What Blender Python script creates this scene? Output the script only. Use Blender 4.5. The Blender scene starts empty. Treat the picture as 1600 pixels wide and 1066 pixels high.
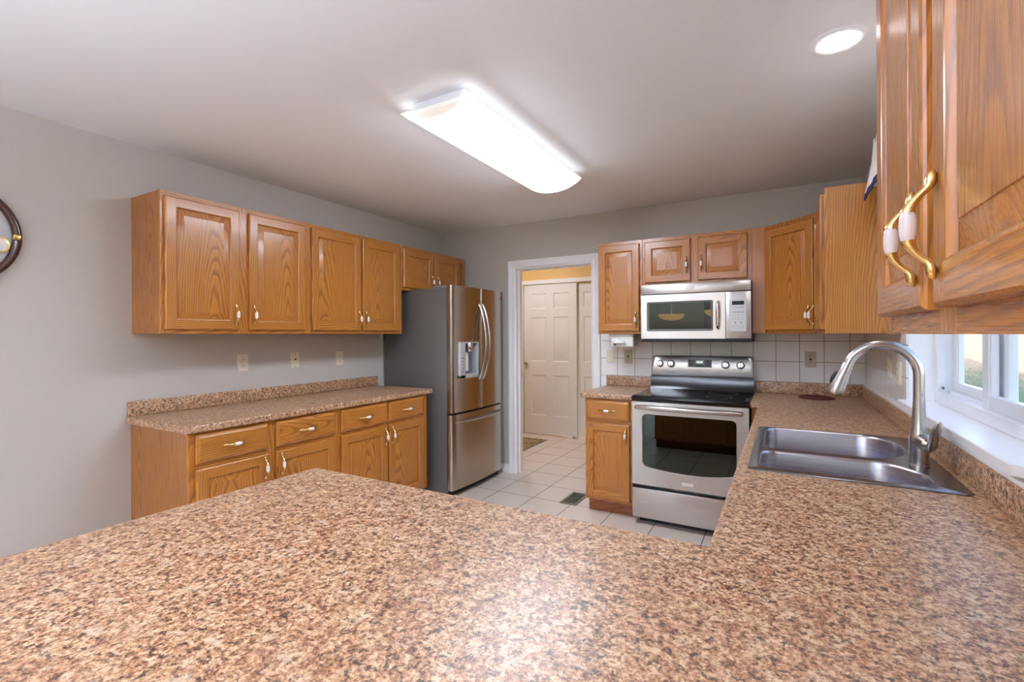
import bpy, bmesh, math, random
from mathutils import Vector, Matrix
random.seed(4)
PI = math.pi
S = bpy.context.scene
COL = S.collection

# ------------------------------------------------------------------ camera
W, H = 1600, 1066
cam = bpy.data.cameras.new('camera')
cam.sensor_fit = 'HORIZONTAL'; cam.sensor_width = 36.0
cam.lens = 36.0 * 743.0 / W
cam.shift_y = -(H / 2 - 523.7) / W
cam.clip_start = 0.02
camo = bpy.data.objects.new('camera', cam); COL.objects.link(camo)
yaw = math.atan2(424.0, 743.0)
camo.matrix_world = (Matrix.Translation((3.171, -4.064, 1.357)) @ Matrix.Rotation(yaw, 4, 'Z')
                     @ Matrix.Rotation(PI / 2, 4, 'X') @ Matrix.Rotation(-0.00487, 4, 'Z'))
S.camera = camo

# ------------------------------------------------------------------ light
LAMP_KITCHEN = 9.0
LAMP_SPOT = 30.0
LAMP_HALL = 28.0  # strength of the added hall lamp
LAMP_UPLIGHT = 215.0  # strength of the added uplights behind the camera
world = bpy.data.worlds.new('world'); S.world = world; world.use_nodes = True
wn = world.node_tree.nodes; wl = world.node_tree.links
sky = wn.new('ShaderNodeTexSky'); sky.sky_type = 'NISHITA'; sky.sun_disc = False
sky.sun_elevation = math.radians(38); sky.sun_rotation = math.radians(300); sky.air_density = 1.0; sky.dust_density = 2.0
bgn = wn['Background']; bgn.inputs['Strength'].default_value = 0.30
wl.new(sky.outputs[0], bgn.inputs['Color'])
sun = bpy.data.lights.new('sun', 'SUN'); sun.energy = 3.6; sun.angle = 0.01; sun.color = (1.0, 0.9, 0.75)
suno = bpy.data.objects.new('sun', sun); COL.objects.link(suno)
suno.rotation_euler = Vector((0.85, -0.10, -0.50)).to_track_quat('-Z', 'Y').to_euler()
suno.location = (-6, 4, 9)

vs = S.view_settings
vs.view_transform = 'Standard'; vs.look = 'None'; vs.gamma = 1.0; vs.use_curve_mapping = False
vs.exposure = 1.32
try:
    S.cycles.max_bounces = 10; S.cycles.diffuse_bounces = 5; S.cycles.glossy_bounces = 5
    S.cycles.transparent_max_bounces = 12; S.cycles.sample_clamp_indirect = 6.0
    S.cycles.caustics_reflective = False; S.cycles.caustics_refractive = False
    S.cycles.use_denoising = True
except Exception:
    pass

# ------------------------------------------------------------------ materials
def lin(c):
    return tuple(((v / 255.0) / 12.92 if v / 255.0 <= 0.04045 else ((v / 255.0 + 0.055) / 1.055) ** 2.4) for v in c) + (1.0,)

class N:
    """small node-graph helper"""
    def __init__(s, name):
        s.m = bpy.data.materials.new(name); s.m.use_nodes = True
        s.t = s.m.node_tree; s.b = s.t.nodes['Principled BSDF']
    def n(s, t, **k):
        x = s.t.nodes.new('ShaderNode' + t)
        for a, b in k.items(): setattr(x, a, b)
        return x
    def l(s, a, b): s.t.links.new(a, b)
    def put(s, sock, v):
        if hasattr(v, 'is_linked') or hasattr(v, 'links'): s.l(v, sock)
        else: sock.default_value = v
    def coord(s, kind='Object'): return s.n('TexCoord').outputs[kind]
    def mapv(s, v, scale=(1, 1, 1), loc=(0, 0, 0), rot=(0, 0, 0)):
        m = s.n('Mapping'); s.l(v, m.inputs[0])
        m.inputs['Scale'].default_value = scale; m.inputs['Location'].default_value = loc; m.inputs['Rotation'].default_value = rot
        return m.outputs[0]
    def noise(s, v, scale, detail=2.0, rough=0.5, dist=0.0):
        x = s.n('TexNoise'); s.l(v, x.inputs['Vector'])
        x.inputs['Scale'].default_value = scale; x.inputs['Detail'].default_value = detail
        x.inputs['Roughness'].default_value = rough; x.inputs['Distortion'].default_value = dist
        return x.outputs['Fac'], x.outputs['Color']
    def math(s, op, a, b=0.0, c=None):
        x = s.n('Math', operation=op); s.put(x.inputs[0], a); s.put(x.inputs[1], b)
        if c is not None: s.put(x.inputs[2], c)
        return x.outputs[0]
    def vadd(s, a, b, op='ADD'):
        x = s.n('VectorMath', operation=op); s.put(x.inputs[0], a); s.put(x.inputs[1], b); return x.outputs[0]
    def ramp(s, f, stops, interp='LINEAR'):
        x = s.n('ValToRGB'); s.l(f, x.inputs[0]); cr = x.color_ramp; cr.interpolation = interp
        while len(cr.elements) < len(stops): cr.elements.new(0.5)
        for e, (p, c) in zip(cr.elements, stops): e.position = p; e.color = c
        return x.outputs[0]
    def mix(s, f, a, b, mode='MIX'):
        x = s.n('Mix', data_type='RGBA', blend_type=mode)
        s.put(x.inputs[0], f); s.put(x.inputs[6], a); s.put(x.inputs[7], b); return x.outputs[2]
    def bump(s, h, strength=0.2, dist=0.002):
        x = s.n('Bump'); s.l(h, x.inputs['Height']); x.inputs['Strength'].default_value = strength; x.inputs['Distance'].default_value = dist
        s.l(x.outputs[0], s.b.inputs['Normal'])
    def set(s, **k):
        for a, v in k.items():
            s.put(s.b.inputs[a.replace('_', ' ')], v)
        return s

def plain(name, rgb, rough=0.5, metal=0.0, coat=0.0, spec=0.5, mott=0.03, mscale=40.0):
    """a plain painted / cast surface with a faint mottle"""
    k = N(name); f, _ = k.noise(k.coord(), mscale, 3)
    c = lin(rgb); d = tuple(x * (1 - mott * 2) for x in c[:3]) + (1.0,)
    k.set(Base_Color=k.mix(f, d, c), Roughness=rough, Metallic=metal, Coat_Weight=coat)
    k.b.inputs['Specular IOR Level'].default_value = spec
    return k.m

def oak(name, axis, tone=(1, 1, 1), end=None):
    """golden oak, flat-sawn: growth rings of a slightly tilted trunk cut by the face, plus fine pores"""
    k = N(name)
    r = k.n('ObjectInfo').outputs['Random']
    co = k.coord(); sp = k.n('SeparateXYZ'); k.l(co, sp.inputs[0])
    along = sp.outputs['XYZ'.index(axis)]
    across = sp.outputs[{'X': 2, 'Y': 2, 'Z': 0}[axis]]; deep = sp.outputs[{'X': 1, 'Y': 0, 'Z': 1}[axis]]
    if end is not None:                      # a panel that faces along local X
        across = k.math('ADD', sp.outputs[1], 0.37); deep = k.math('SUBTRACT', sp.outputs[0], end)
    off = k.n('CombineXYZ')
    for i, q in enumerate((17.3, 5.7, 31.1)): k.l(k.math('MULTIPLY', r, q), off.inputs[i])
    cr = k.vadd(co, off.outputs[0])
    st = {'X': (1.6, 9, 9), 'Y': (9, 1.6, 9), 'Z': (9, 9, 1.6)}[axis]
    wob, _ = k.noise(k.mapv(cr, st), 1.0, 2.0, 0.5)
    cx = k.math('ADD', 0.06, k.math('MULTIPLY', k.math('FRACT', k.math('MULTIPLY', r, 7.31)), 0.26))
    u = k.math('SUBTRACT', across, cx)
    v = k.math('ADD', k.math('SUBTRACT', deep, 0.055), k.math('MULTIPLY', k.math('SUBTRACT', along, k.math('MULTIPLY', r, 0.7)), -0.085))
    rad = k.math('SQRT', k.math('ADD', k.math('MULTIPLY', u, u), k.math('MULTIPLY', v, v)))
    rad = k.math('ADD', rad, k.math('MULTIPLY', wob, 0.045))
    saw = k.math('FRACT', k.math('MULTIPLY', rad, 100.0))
    line = k.ramp(saw, [(0.0, (0.05, 0.05, 0.05, 1)), (0.16, (0.2, 0.2, 0.2, 1)), (0.42, (0.8, 0.8, 0.8, 1)), (0.9, (1, 1, 1, 1)), (1.0, (0.05, 0.05, 0.05, 1))])
    fi = {'X': (8, 640, 640), 'Y': (640, 8, 640), 'Z': (640, 640, 8)}[axis]
    me = {'X': (2.5, 60, 60), 'Y': (60, 2.5, 60), 'Z': (60, 60, 2.5)}[axis]
    pore, _ = k.noise(k.mapv(cr, fi), 1.0, 2.0, 0.6)
    mid, _ = k.noise(k.mapv(cr, me), 1.0, 2.0, 0.55)
    pr = k.ramp(pore, [(0.36, (0, 0, 0, 1)), (0.54, (1, 1, 1, 1))])
    t = lambda c: tuple(min(1, a * b) for a, b in zip(lin(c)[:3], tone)) + (1.0,)
    base = k.mix(mid, t((172, 106, 34)), t((202, 138, 60)))
    # pores crowd into the early wood of each ring
    dk = k.math('MULTIPLY', k.math('SUBTRACT', 1.0, line), k.math('ADD', 0.72, k.math('MULTIPLY', k.math('SUBTRACT', 1.0, pr), 0.16)))
    c1 = k.mix(dk, base, t((104, 54, 18)))
    c2 = k.mix(k.math('MULTIPLY', k.math('SUBTRACT', 1.0, pr), 0.12), c1, t((140, 84, 36)))
    tv, _ = k.noise(k.mapv(cr, (2, 2, 2)), 1.0, 1.0)
    c3 = k.mix(k.math('MULTIPLY', tv, 0.35), c2, t((200, 128, 58)))
    k.set(Base_Color=c3, Roughness=k.math('ADD', 0.26, k.math('MULTIPLY', pr, 0.05)), Coat_Weight=0.3, Coat_Roughness=0.15)
    k.bump(k.math('ADD', k.math('MULTIPLY', pr, 0.5), k.math('MULTIPLY', line, 0.5)), 0.08, 0.0005)
    return k.m

def granite(name):
    """speckled tan, cream, pink and dark brown stone-look laminate"""
    k = N(name); co = k.coord()
    a, _ = k.noise(co, 165, 5.0, 0.74, 0.5)
    b, _ = k.noise(k.mapv(co, (1, 1, 1), (4.3, 1.9, 2.2)), 86, 4.0, 0.72, 0.4)
    f = k.math('ADD', k.math('MULTIPLY', a, 0.5), k.math('MULTIPLY', b, 0.5))
    c = k.ramp(f, [(0.385, lin((58, 38, 30))), (0.435, lin((112, 76, 55))), (0.475, lin((166, 121, 87))), (0.515, lin((190, 148, 108))), (0.57, lin((222, 195, 162)))])
    hue, _ = k.noise(k.mapv(co, (1, 1, 1), (7.7, 3.3, 1.1)), 30, 3.0, 0.6)
    c = k.mix(k.math('MULTIPLY', k.ramp(hue, [(0.42, (0, 0, 0, 1)), (0.62, (1, 1, 1, 1))]), 0.3), c, lin((206, 150, 130)), 'MULTIPLY')
    n2, _ = k.noise(k.mapv(co, (1, 1, 1), (3.1, 7.7, 1.3)), 64, 4.0, 0.66, 0.5)
    m2 = k.ramp(n2, [(0.580, (0, 0, 0, 1)), (0.615, (1, 1, 1, 1))])
    c = k.mix(k.math('MULTIPLY', m2, 0.85), c, lin((50, 35, 30)))
    n3, _ = k.noise(k.mapv(co, (1, 1, 1), (9.1, 2.7, 5.3)), 36, 3.5, 0.66, 0.6)
    m3 = k.ramp(n3, [(0.58, (0, 0, 0, 1)), (0.67, (1, 1, 1, 1))])
    c = k.mix(k.math('MULTIPLY', m3, 0.55), c, lin((228, 206, 178)))
    k.set(Base_Color=c, Roughness=0.37)
    k.b.inputs['Specular IOR Level'].default_value = 0.75
    k.bump(a, 0.02, 0.0003)
    return k.m

def tiles(name, ax, pitch, off, gw, tile, grout, rough, spots=0.05):
    """square tiles; ax = the two object axes, off = where a joint falls on each"""
    k = N(name); co = k.coord(); sp = k.n('SeparateXYZ'); k.l(co, sp.inputs[0])
    d = []; idx = []
    for a, o in zip(ax, off):
        u = k.math('DIVIDE', k.math('SUBTRACT', sp.outputs['XYZ'.index(a)], o), pitch)
        f = k.math('FRACT', k.math('ADD', u, 100.0))
        d.append(k.math('MINIMUM', f, k.math('SUBTRACT', 1.0, f))); idx.append(k.math('FLOOR', k.math('ADD', u, 100.0)))
    e = k.math('MINIMUM', d[0], d[1])
    g = k.ramp(e, [(gw / pitch * 0.5 * 0.8, (0, 0, 0, 1)), (gw / pitch * 0.5 * 1.25, (1, 1, 1, 1))])
    wn_ = k.n('TexWhiteNoise'); cv = k.n('CombineXYZ'); k.l(idx[0], cv.inputs[0]); k.l(idx[1], cv.inputs[1]); k.l(cv.outputs[0], wn_.inputs['Vector'])
    nz, _ = k.noise(co, 9, 4, 0.6)
    t0 = lin(tile); t1 = tuple(x * (1 - spots) for x in t0[:3]) + (1.0,); t2 = tuple(x * (1 - spots * 1.3) for x in t0[:3]) + (1.0,)
    tc = k.mix(nz, k.mix(wn_.outputs['Value'], t0, t1), t2)
    k.set(Base_Color=k.mix(g, lin(grout), tc), Roughness=k.math('ADD', rough, k.math('MULTIPLY', k.math('SUBTRACT', 1.0, g), 0.5)))
    k.bump(g, 0.35, 0.0015)
    return k.m

def steel(name, rgb=(208, 204, 201), rough=0.29, ani=0.65, axis='Z'):
    k = N(name); co = k.coord()
    sc = {'Z': (3, 3, 900), 'X': (900, 900, 3)}[axis]
    n, _ = k.noise(k.mapv(co, sc), 1.0, 2.0)
    c = lin(rgb); d = tuple(x * 0.9 for x in c[:3]) + (1.0,)
    k.set(Base_Color=k.mix(n, d, c), Metallic=1.0, Roughness=k.math('ADD', rough - 0.04, k.math('MULTIPLY', n, 0.08)), Anisotropic=ani)
    k.b.inputs['Anisotropic Rotation'].default_value = 0.25
    t = k.n('Tangent', direction_type='RADIAL', axis='Z'); k.l(t.outputs[0], k.b.inputs['Tangent'])
    return k.m

def emit(name, rgb, strength):
    k = N(name); k.set(Base_Color=lin(rgb), Roughness=0.4)
    k.b.inputs['Emission Color'].default_value = lin(rgb); k.b.inputs['Emission Strength'].default_value = strength
    return k.m

def pane(name, tint, gloss, ior=1.5, rough=0.0):
    """thin glass: fresnel reflection over tinted see-through"""
    k = N(name); t = k.t
    tr = k.n('BsdfTransparent'); tr.inputs[0].default_value = tint
    gl = k.n('BsdfGlossy'); gl.inputs['Roughness'].default_value = rough; gl.inputs['Color'].default_value = gloss
    fr = k.n('Fresnel'); fr.inputs[0].default_value = ior
    mx = k.n('MixShader'); k.l(fr.outputs[0], mx.inputs[0]); k.l(tr.outputs[0], mx.inputs[1]); k.l(gl.outputs[0], mx.inputs[2])
    k.l(mx.outputs[0], t.nodes['Material Output'].inputs['Surface'])
    t.nodes.remove(k.b)
    return k.m

M = {}
M['oz'] = oak('oak_upright', 'Z'); M['ox'] = oak('oak_level', 'X')
M['ozd'] = oak('oak_side_shaded', 'Z', (0.8, 0.74, 0.7), 0.0); M['oze'] = oak('oak_end_panel', 'Z', (1, 1, 1), 0.56)  # side panels: same oak, tone darkened to imitate shade
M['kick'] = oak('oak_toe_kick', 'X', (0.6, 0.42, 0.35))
M['stone'] = granite('speckled_laminate')
M['wall'] = plain('grey_wall_paint', (196, 190, 183), 0.6, mott=0.01)
M['ceil'] = plain('white_ceiling_paint', (244, 244, 245), 0.8, mott=0.015, mscale=60)
M['yellow'] = plain('yellow_wall_paint', (226, 184, 112), 0.6, mott=0.01)
M['trim'] = plain('white_trim_paint', (248, 248, 250), 0.32, mott=0.01)
M['doorwhite'] = plain('ivory_door_paint', (226, 222, 214), 0.4, mott=0.01)
M['vinyl'] = plain('white_vinyl', (240, 242, 246), 0.3, mott=0.01)
M['floor'] = tiles('floor_tile', 'XY', 0.338, (1.015, 0.148), 0.006, (232, 218, 204), (112, 96, 86), 0.28, 0.05)
M['tileb'] = tiles('wall_tile_back', 'XZ', 0.151, (2.065, 1.0), 0.0042, (246, 244, 244), (146, 134, 128), 0.12, 0.03)
M['tiler'] = tiles('wall_tile_right', 'YZ', 0.151, (-0.01, 1.0), 0.005, (246, 242, 238), (146, 134, 128), 0.12, 0.03)
M['steel'] = steel('brushed_steel')
M['steelf'] = steel('brushed_steel_fridge', (186, 178, 168), 0.24, 0.7)
M['sink'] = steel('satin_sink_steel', (150, 150, 155), 0.25, 0.3)
M['bowl'] = steel('satin_bowl_steel', (182, 180, 186), 0.26, 0.2)
M['nickel'] = steel('brushed_nickel', (205, 200, 196), 0.22, 0.0)
M['chrome'] = plain('polished_metal', (225, 223, 220), 0.1, 1.0, mott=0.0)
M['brass'] = plain('polished_brass', (236, 204, 136), 0.18, 1.0, mott=0.02)
M['porc'] = plain('white_porcelain', (244, 238, 240), 0.12, 0.0, 0.4, mott=0.0)
M['fside'] = plain('charcoal_side_paint', (98, 94, 90), 0.38, mott=0.02)
M['black'] = plain('gloss_black_enamel', (10, 10, 12), 0.12, mott=0.0)
M['blackm'] = plain('matt_black_plastic', (18, 18, 19), 0.5, mott=0.0)
M['bglass'] = plain('black_ceramic_glass', (6, 6, 8), 0.07, mott=0.0)
M['greyp'] = plain('grey_plastic', (120, 120, 122), 0.4, mott=0.0)
M['silverp'] = plain('silver_plastic', (196, 199, 203), 0.28, 0.3, mott=0.0)
M['whitep'] = plain('white_plastic', (240, 240, 238), 0.3, mott=0.0)
M['almond'] = plain('almond_plastic', (228, 220, 196), 0.32, mott=0.0)
M['almondd'] = plain('tan_plastic', (196, 186, 158), 0.35, mott=0.0)
M['dark'] = plain('dark_slot', (28, 24, 22), 0.6, mott=0.0)
M['vent'] = plain('bronze_vent_metal', (128, 126, 108), 0.45, 0.3, mott=0.05)
M['mahog'] = plain('mahogany_lacquer', (66, 22, 18), 0.15, 0.0, 0.6, mott=0.15, mscale=25)
M['gold'] = plain('gold_metal', (222, 190, 112), 0.2, 1.0, mott=0.0)
M['face'] = plain('silver_dial', (198, 200, 200), 0.5, mott=0.08, mscale=70)
M['trivet'] = plain('dark_red_cord', (112, 40, 40), 0.7, mott=0.2, mscale=150)
M['lens'] = emit('lit_lens_acrylic', (228, 239, 255), LAMP_KITCHEN)
M['lensedge'] = emit('glowing_lens_edge', (246, 249, 255), 0.55)
M['bowlglow'] = emit('added_bowl_glow', (255, 214, 150), 2.2)  # glow added to the unseen uplight bowls, to show in reflections
M['endcap'] = plain('cream_end_cap', (236, 226, 212), 0.4, mott=0.0)
M['spot'] = emit('lit_bulb_face', (246, 248, 255), LAMP_SPOT)
M['hall'] = emit('added_hall_glow', (234, 240, 255), LAMP_HALL)  # globe of the added hall lamp, never in view
M['uplight'] = emit('added_uplight_glow', (206, 225, 255), LAMP_UPLIGHT)  # upward emitters added behind the camera to brighten the ceiling
M['wpane'] = pane('window_glass', (0.93, 0.97, 0.96, 1), (1, 1, 1, 1), 1.45)
M['opane'] = pane('oven_glass', (0.10, 0.10, 0.10, 1), (0.62, 0.72, 0.62, 1), 1.9, 0.015)
M['mpane'] = pane('microwave_glass', (0.32, 0.30, 0.30, 1), (0.8, 0.75, 0.72, 1), 1.6, 0.015)
M['red'] = plain('red_badge', (190, 40, 60), 0.3, mott=0.0)
M['led'] = emit('lit_digits', (236, 240, 214), 1.6)
M['navy'] = plain('navy_cotton', (38, 44, 84), 0.9, mott=0.1, mscale=300)
M['siding'] = plain('beige_siding', (196, 186, 170), 0.8, mott=0.03)
M['roof'] = plain('roof_shingle', (92, 86, 82), 0.9, mott=0.2)

def fabric():
    k = N('printed_cotton'); co = k.coord()
    v = k.n('TexVoronoi', feature='F1'); k.l(k.mapv(co, (1, 1, 1)), v.inputs['Vector']); v.inputs['Scale'].default_value = 11
    n, _ = k.noise(co, 26, 3)
    m = k.ramp(k.math('ADD', v.outputs['Distance'], k.math('MULTIPLY', n, 0.5)), [(0.40, (1, 1, 1, 1)), (0.46, (0, 0, 0, 1))])
    k.set(Base_Color=k.mix(m, lin((236, 232, 226)), lin((58, 62, 104))), Roughness=0.9)
    return k.m
M['fabric'] = fabric()

def rugm():
    k = N('woven_rug'); co = k.coord(); n, _ = k.noise(co, 14, 3)
    k.set(Base_Color=k.ramp(n, [(0.35, lin((88, 84, 52))), (0.5, lin((160, 138, 96))), (0.62, lin((188, 164, 122))), (0.7, lin((112, 66, 44)))]), Roughness=0.95)
    return k.m
M['rug'] = rugm()

def lawnm():
    k = N('lawn_and_leaf_litter'); co = k.coord(); sp = k.n('SeparateXYZ'); k.l(co, sp.inputs[0])
    n, _ = k.noise(co, 0.9, 4, 0.6); f, _ = k.noise(co, 26, 5, 0.7)
    far = k.ramp(k.math('ADD', k.math('MULTIPLY', k.math('ABSOLUTE', sp.outputs[1]), 0.055), k.math('MULTIPLY', n, 0.35)), [(0.60, (0, 0, 0, 1)), (0.78, (1, 1, 1, 1))])
    g = k.ramp(f, [(0.3, lin((58, 76, 52))), (0.5, lin((92, 112, 76))), (0.7, lin((140, 142, 108)))])
    b = k.ramp(f, [(0.3, lin((96, 82, 70))), (0.5, lin((168, 142, 112))), (0.7, lin((222, 200, 166)))])
    k.set(Base_Color=k.mix(far, g, b), Roughness=0.95)
    return k.m
M['lawn'] = lawnm()

# ------------------------------------------------------------------ mesh helpers
class B:
    def __init__(s): s.bm = bmesh.new()
    def _new(s, geom, mat):
        for f in geom: f.material_index = mat
    def box(s, x0, x1, y0, y1, z0, z1, mat=0, bev=0.0, seg=2):
        r = bmesh.ops.create_cube(s.bm, size=1.0)
        c = Vector(((x0 + x1) / 2, (y0 + y1) / 2, (z0 + z1) / 2)); d = Vector((abs(x1 - x0), abs(y1 - y0), abs(z1 - z0)))
        for v in r['verts']: v.co = Vector((v.co.x * d.x, v.co.y * d.y, v.co.z * d.z)) + c
        fs = {f for v in r['verts'] for f in v.link_faces}
        s._new(fs, mat)
        if bev > 0:
            es = list({e for v in r['verts'] for e in v.link_edges})
            o = bmesh.ops.bevel(s.bm, geom=es, offset=min(bev, min(d) * 0.45), segments=seg, affect='EDGES', profile=0.5)
            s._new(o['faces'], mat)
        return s
    def face(s, pts, mat=0):
        f = s.bm.faces.new([s.bm.verts.new(p) for p in pts]); f.material_index = mat; return f
    def loft(s, loops, mat=0, closed=True, caps=(False, False), mats=None):
        vl = [[s.bm.verts.new(p) for p in L] for L in loops]
        n = len(vl[0])
        for i in range(len(vl) - 1):
            for j in range(n if closed else n - 1):
                k = (j + 1) % n
                try:
                    f = s.bm.faces.new((vl[i][j], vl[i][k], vl[i + 1][k], vl[i + 1][j])); f.material_index = mats[i] if mats else mat
                except ValueError: pass
        if caps[0]:
            f = s.bm.faces.new(vl[0][::-1]); f.material_index = mats[0] if mats else mat
        if caps[1]:
            f = s.bm.faces.new(vl[-1]); f.material_index = mats[-1] if mats else mat
        return s
    def tube(s, pts, radii, seg=12, mat=0, caps=(True, True), mats=None, flat=None, up=None):
        pts = [Vector(p) for p in pts]
        if not hasattr(radii, '__len__'): radii = [radii] * len(pts)
        loops = []; prev = None
        for i, p in enumerate(pts):
            t = (pts[min(i + 1, len(pts) - 1)] - pts[max(i - 1, 0)]).normalized()
            if prev is None:
                a = Vector(up) if up else (Vector((0, 0, 1)) if abs(t.z) < 0.9 else Vector((0, 1, 0)))
                u = t.cross(a).normalized()
            else:
                u = (prev - t * prev.dot(t)).normalized()
            prev = u; v = t.cross(u)
            fx = flat if flat else 1.0
            loops.append([p + (u * math.cos(q) + v * math.sin(q) * fx) * radii[i] for q in [2 * PI * j / seg for j in range(seg)]])
        return s.loft(loops, mat, True, caps, mats)
    def lathe(s, prof, c=(0, 0, 0), axis='Z', seg=24, mat=0, mats=None, caps=(True, True), flip=1):
        c = Vector(c); loops = []
        for r, h in prof:
            L = []
            for j in range(seg):
                q = 2 * PI * j / seg; a, b = r * math.cos(q), r * math.sin(q)
                L.append(c + {'Z': Vector((a, b, h)), 'Y': Vector((a, h, b)), 'X': Vector((h, a, b))}[axis])
            loops.append(L)
        return s.loft(loops, mat, True, caps, mats)
    def fill(s, loops, mat=0):
        """flat face with holes; loops of 3D points, outer first"""
        es = []
        for L in loops:
            vl = [s.bm.verts.new(p) for p in L]
            es += [s.bm.edges.new((vl[i], vl[(i + 1) % len(vl)])) for i in range(len(vl))]
        r = bmesh.ops.triangle_fill(s.bm, use_beauty=True, use_dissolve=False, edges=es)
        fs = [g for g in r['geom'] if isinstance(g, bmesh.types.BMFace)]
        s._new(fs, mat); return fs
    def text(s, txt, size, mtx, depth=0.0004, mat=0):
        cu = bpy.data.curves.new('lettering', 'FONT'); cu.body = txt; cu.size = size; cu.align_x = 'CENTER'; cu.align_y = 'CENTER'; cu.extrude = depth; cu.resolution_u = 2
        ob = bpy.data.objects.new('lettering', cu); COL.objects.link(ob)
        dg = bpy.context.evaluated_depsgraph_get()
        me = bpy.data.meshes.new_from_object(ob.evaluated_get(dg))
        me.transform(mtx); n0 = len(s.bm.faces); s.bm.from_mesh(me); s.bm.faces.ensure_lookup_table()
        for f in s.bm.faces[n0:]: f.material_index = mat
        bpy.data.objects.remove(ob); bpy.data.curves.remove(cu); bpy.data.meshes.remove(me)
        return s
    def build(s, name, mats, parent=None, loc=(0, 0, 0), rot=(0, 0, 0), smooth=35, weld=True):
        if weld: bmesh.ops.remove_doubles(s.bm, verts=s.bm.verts, dist=1e-5)
        bmesh.ops.recalc_face_normals(s.bm, faces=s.bm.faces)
        me = bpy.data.meshes.new(name); s.bm.to_mesh(me); s.bm.free()
        for m in (mats if isinstance(mats, (list, tuple)) else [mats]): me.materials.append(M[m])
        if smooth:
            for p in me.polygons: p.use_smooth = True
            me.set_sharp_from_angle(angle=math.radians(smooth))
        o = bpy.data.objects.new(name, me); COL.objects.link(o)
        o.location = loc; o.rotation_euler = rot
        if parent: o.parent = parent
        return o

def tag(o, label, cat, group=None):
    o['label'] = label; o['category'] = cat
    if group: o['group'] = group
    return o
def thing(name, label, cat, loc=(0, 0, 0), rz=0.0, group=None):
    o = bpy.data.objects.new(name, None); COL.objects.link(o); o.empty_display_size = 0.1
    o.location = loc; o.rotation_euler = (0, 0, rz); return tag(o, label, cat, group)
def struct(o): o['kind'] = 'structure'; return o
def lab(o, l): o['label'] = l; return o

def rrect(x0, x1, y0, y1, r, n=5):
    rs = r if hasattr(r, '__len__') else [r] * 4       # corners: x1y1, x0y1, x0y0, x1y0
    out = []
    for (cx, cy, a0), q in zip(((x1, y1, 0), (x0, y1, 90), (x0, y0, 180), (x1, y0, 270)), rs):
        ccx = cx - q if cx == x1 else cx + q; ccy = cy - q if cy == y1 else cy + q
        for i in range(n + 1):
            a = math.radians(a0 + 90 * i / n); out.append((ccx + q * math.cos(a), ccy + q * math.sin(a)))
    return out
def soften(poly, r, n=5):
    """round the corners of a polygon; r = one radius or one per corner"""
    out = []; L = len(poly)
    for i, p in enumerate(poly):
        p = Vector(p); a = Vector(poly[i - 1]); b = Vector(poly[(i + 1) % L]); q = r[i] if hasattr(r, '__len__') else r
        if q <= 0: out.append(tuple(p)); continue
        d1 = (a - p); d2 = (b - p); q = min(q, d1.length * 0.49, d2.length * 0.49)
        s = p + d1.normalized() * q; e = p + d2.normalized() * q
        for k in range(n + 1):
            t = k / n; out.append(tuple(s * (1 - t) ** 2 + p * 2 * t * (1 - t) + e * t * t))
    return out

# ------------------------------------------------------------------ the room
RW = 3.665        # right wall
YR = -7.2         # wall behind the camera
CH = 2.44
XL = 0.0
def sbox(name, mat, *d, bev=0.0):
    b = B()
    for q in (d if hasattr(d[0], '__len__') else [d]): b.box(*q, bev=bev)
    return struct(b.build(name, mat, smooth=0, weld=False))

sbox('floor', 'floor', -1.3, 3.8, YR - 0.1, 2.5, -0.12, 0.0)
sbox('ceiling', 'ceil', -0.12, 3.9, YR - 0.12, 0.12, CH, CH + 0.14)
sbox('wall_left', 'wall', -0.12, 0.0, YR - 0.12, 0.0, 0.0, CH)
# back wall with the doorway 0.885..1.69
sbox('wall_back', 'wall', (-0.12, 0.885, 0.0, 0.12, 0, CH), (1.69, 3.785, 0.0, 0.12, 0, CH), (0.885, 1.69, 0.0, 0.12, 2.015, CH))
WY0, WY1, WZ0, WZ1 = -1.285, -2.515, 1.03, 2.06       # kitchen window opening
sbox('wall_right', 'wall', (RW, RW + 0.185, WY0, 0.0, 0, CH), (RW, RW + 0.185, YR, WY1, 0, CH),
     (RW, RW + 0.185, WY1, WY0, 0, WZ0), (RW, RW + 0.185, WY1, WY0, WZ1, CH))
# wall behind the camera with a wide patio door opening
PX0, PX1, PZ = 0.5, 3.1, 2.1
sbox('wall_rear', 'wall', (-0.12, PX0, YR - 0.12, YR, 0, CH), (PX1, RW + 0.185, YR - 0.12, YR, 0, CH), (PX0, PX1, YR - 0.12, YR, PZ, CH))
# hall beyond the doorway
HY = 1.73
sbox('wall_hall_left', 'yellow', -1.32, -1.2, 0.12, HY + 0.12, 0, CH)
sbox('wall_hall_right', 'yellow', 2.6, 2.72, 0.12, HY + 0.12, 0, CH)
sbox('wall_hall_back', 'yellow', (-1.2, 0.045, HY, HY + 0.12, 0, CH), (1.62, 2.6, HY, HY + 0.12, 0, CH), (0.045, 1.62, HY, HY + 0.12, 2.06, CH))
sbox('wall_hall_near', 'yellow', (-1.2, 0.82, 0.12, 0.126, 0, CH), (1.755, 2.6, 0.12, 0.126, 0, CH), (0.82, 1.755, 0.12, 0.126, 2.109, CH))
sbox('ceiling_hall', 'ceil', -1.32, 2.72, 0.12, HY + 0.12, CH, CH + 0.14)
sbox('wall_closet', 'yellow', -0.1, 1.8, 2.4, 2.45, 0, CH)

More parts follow.
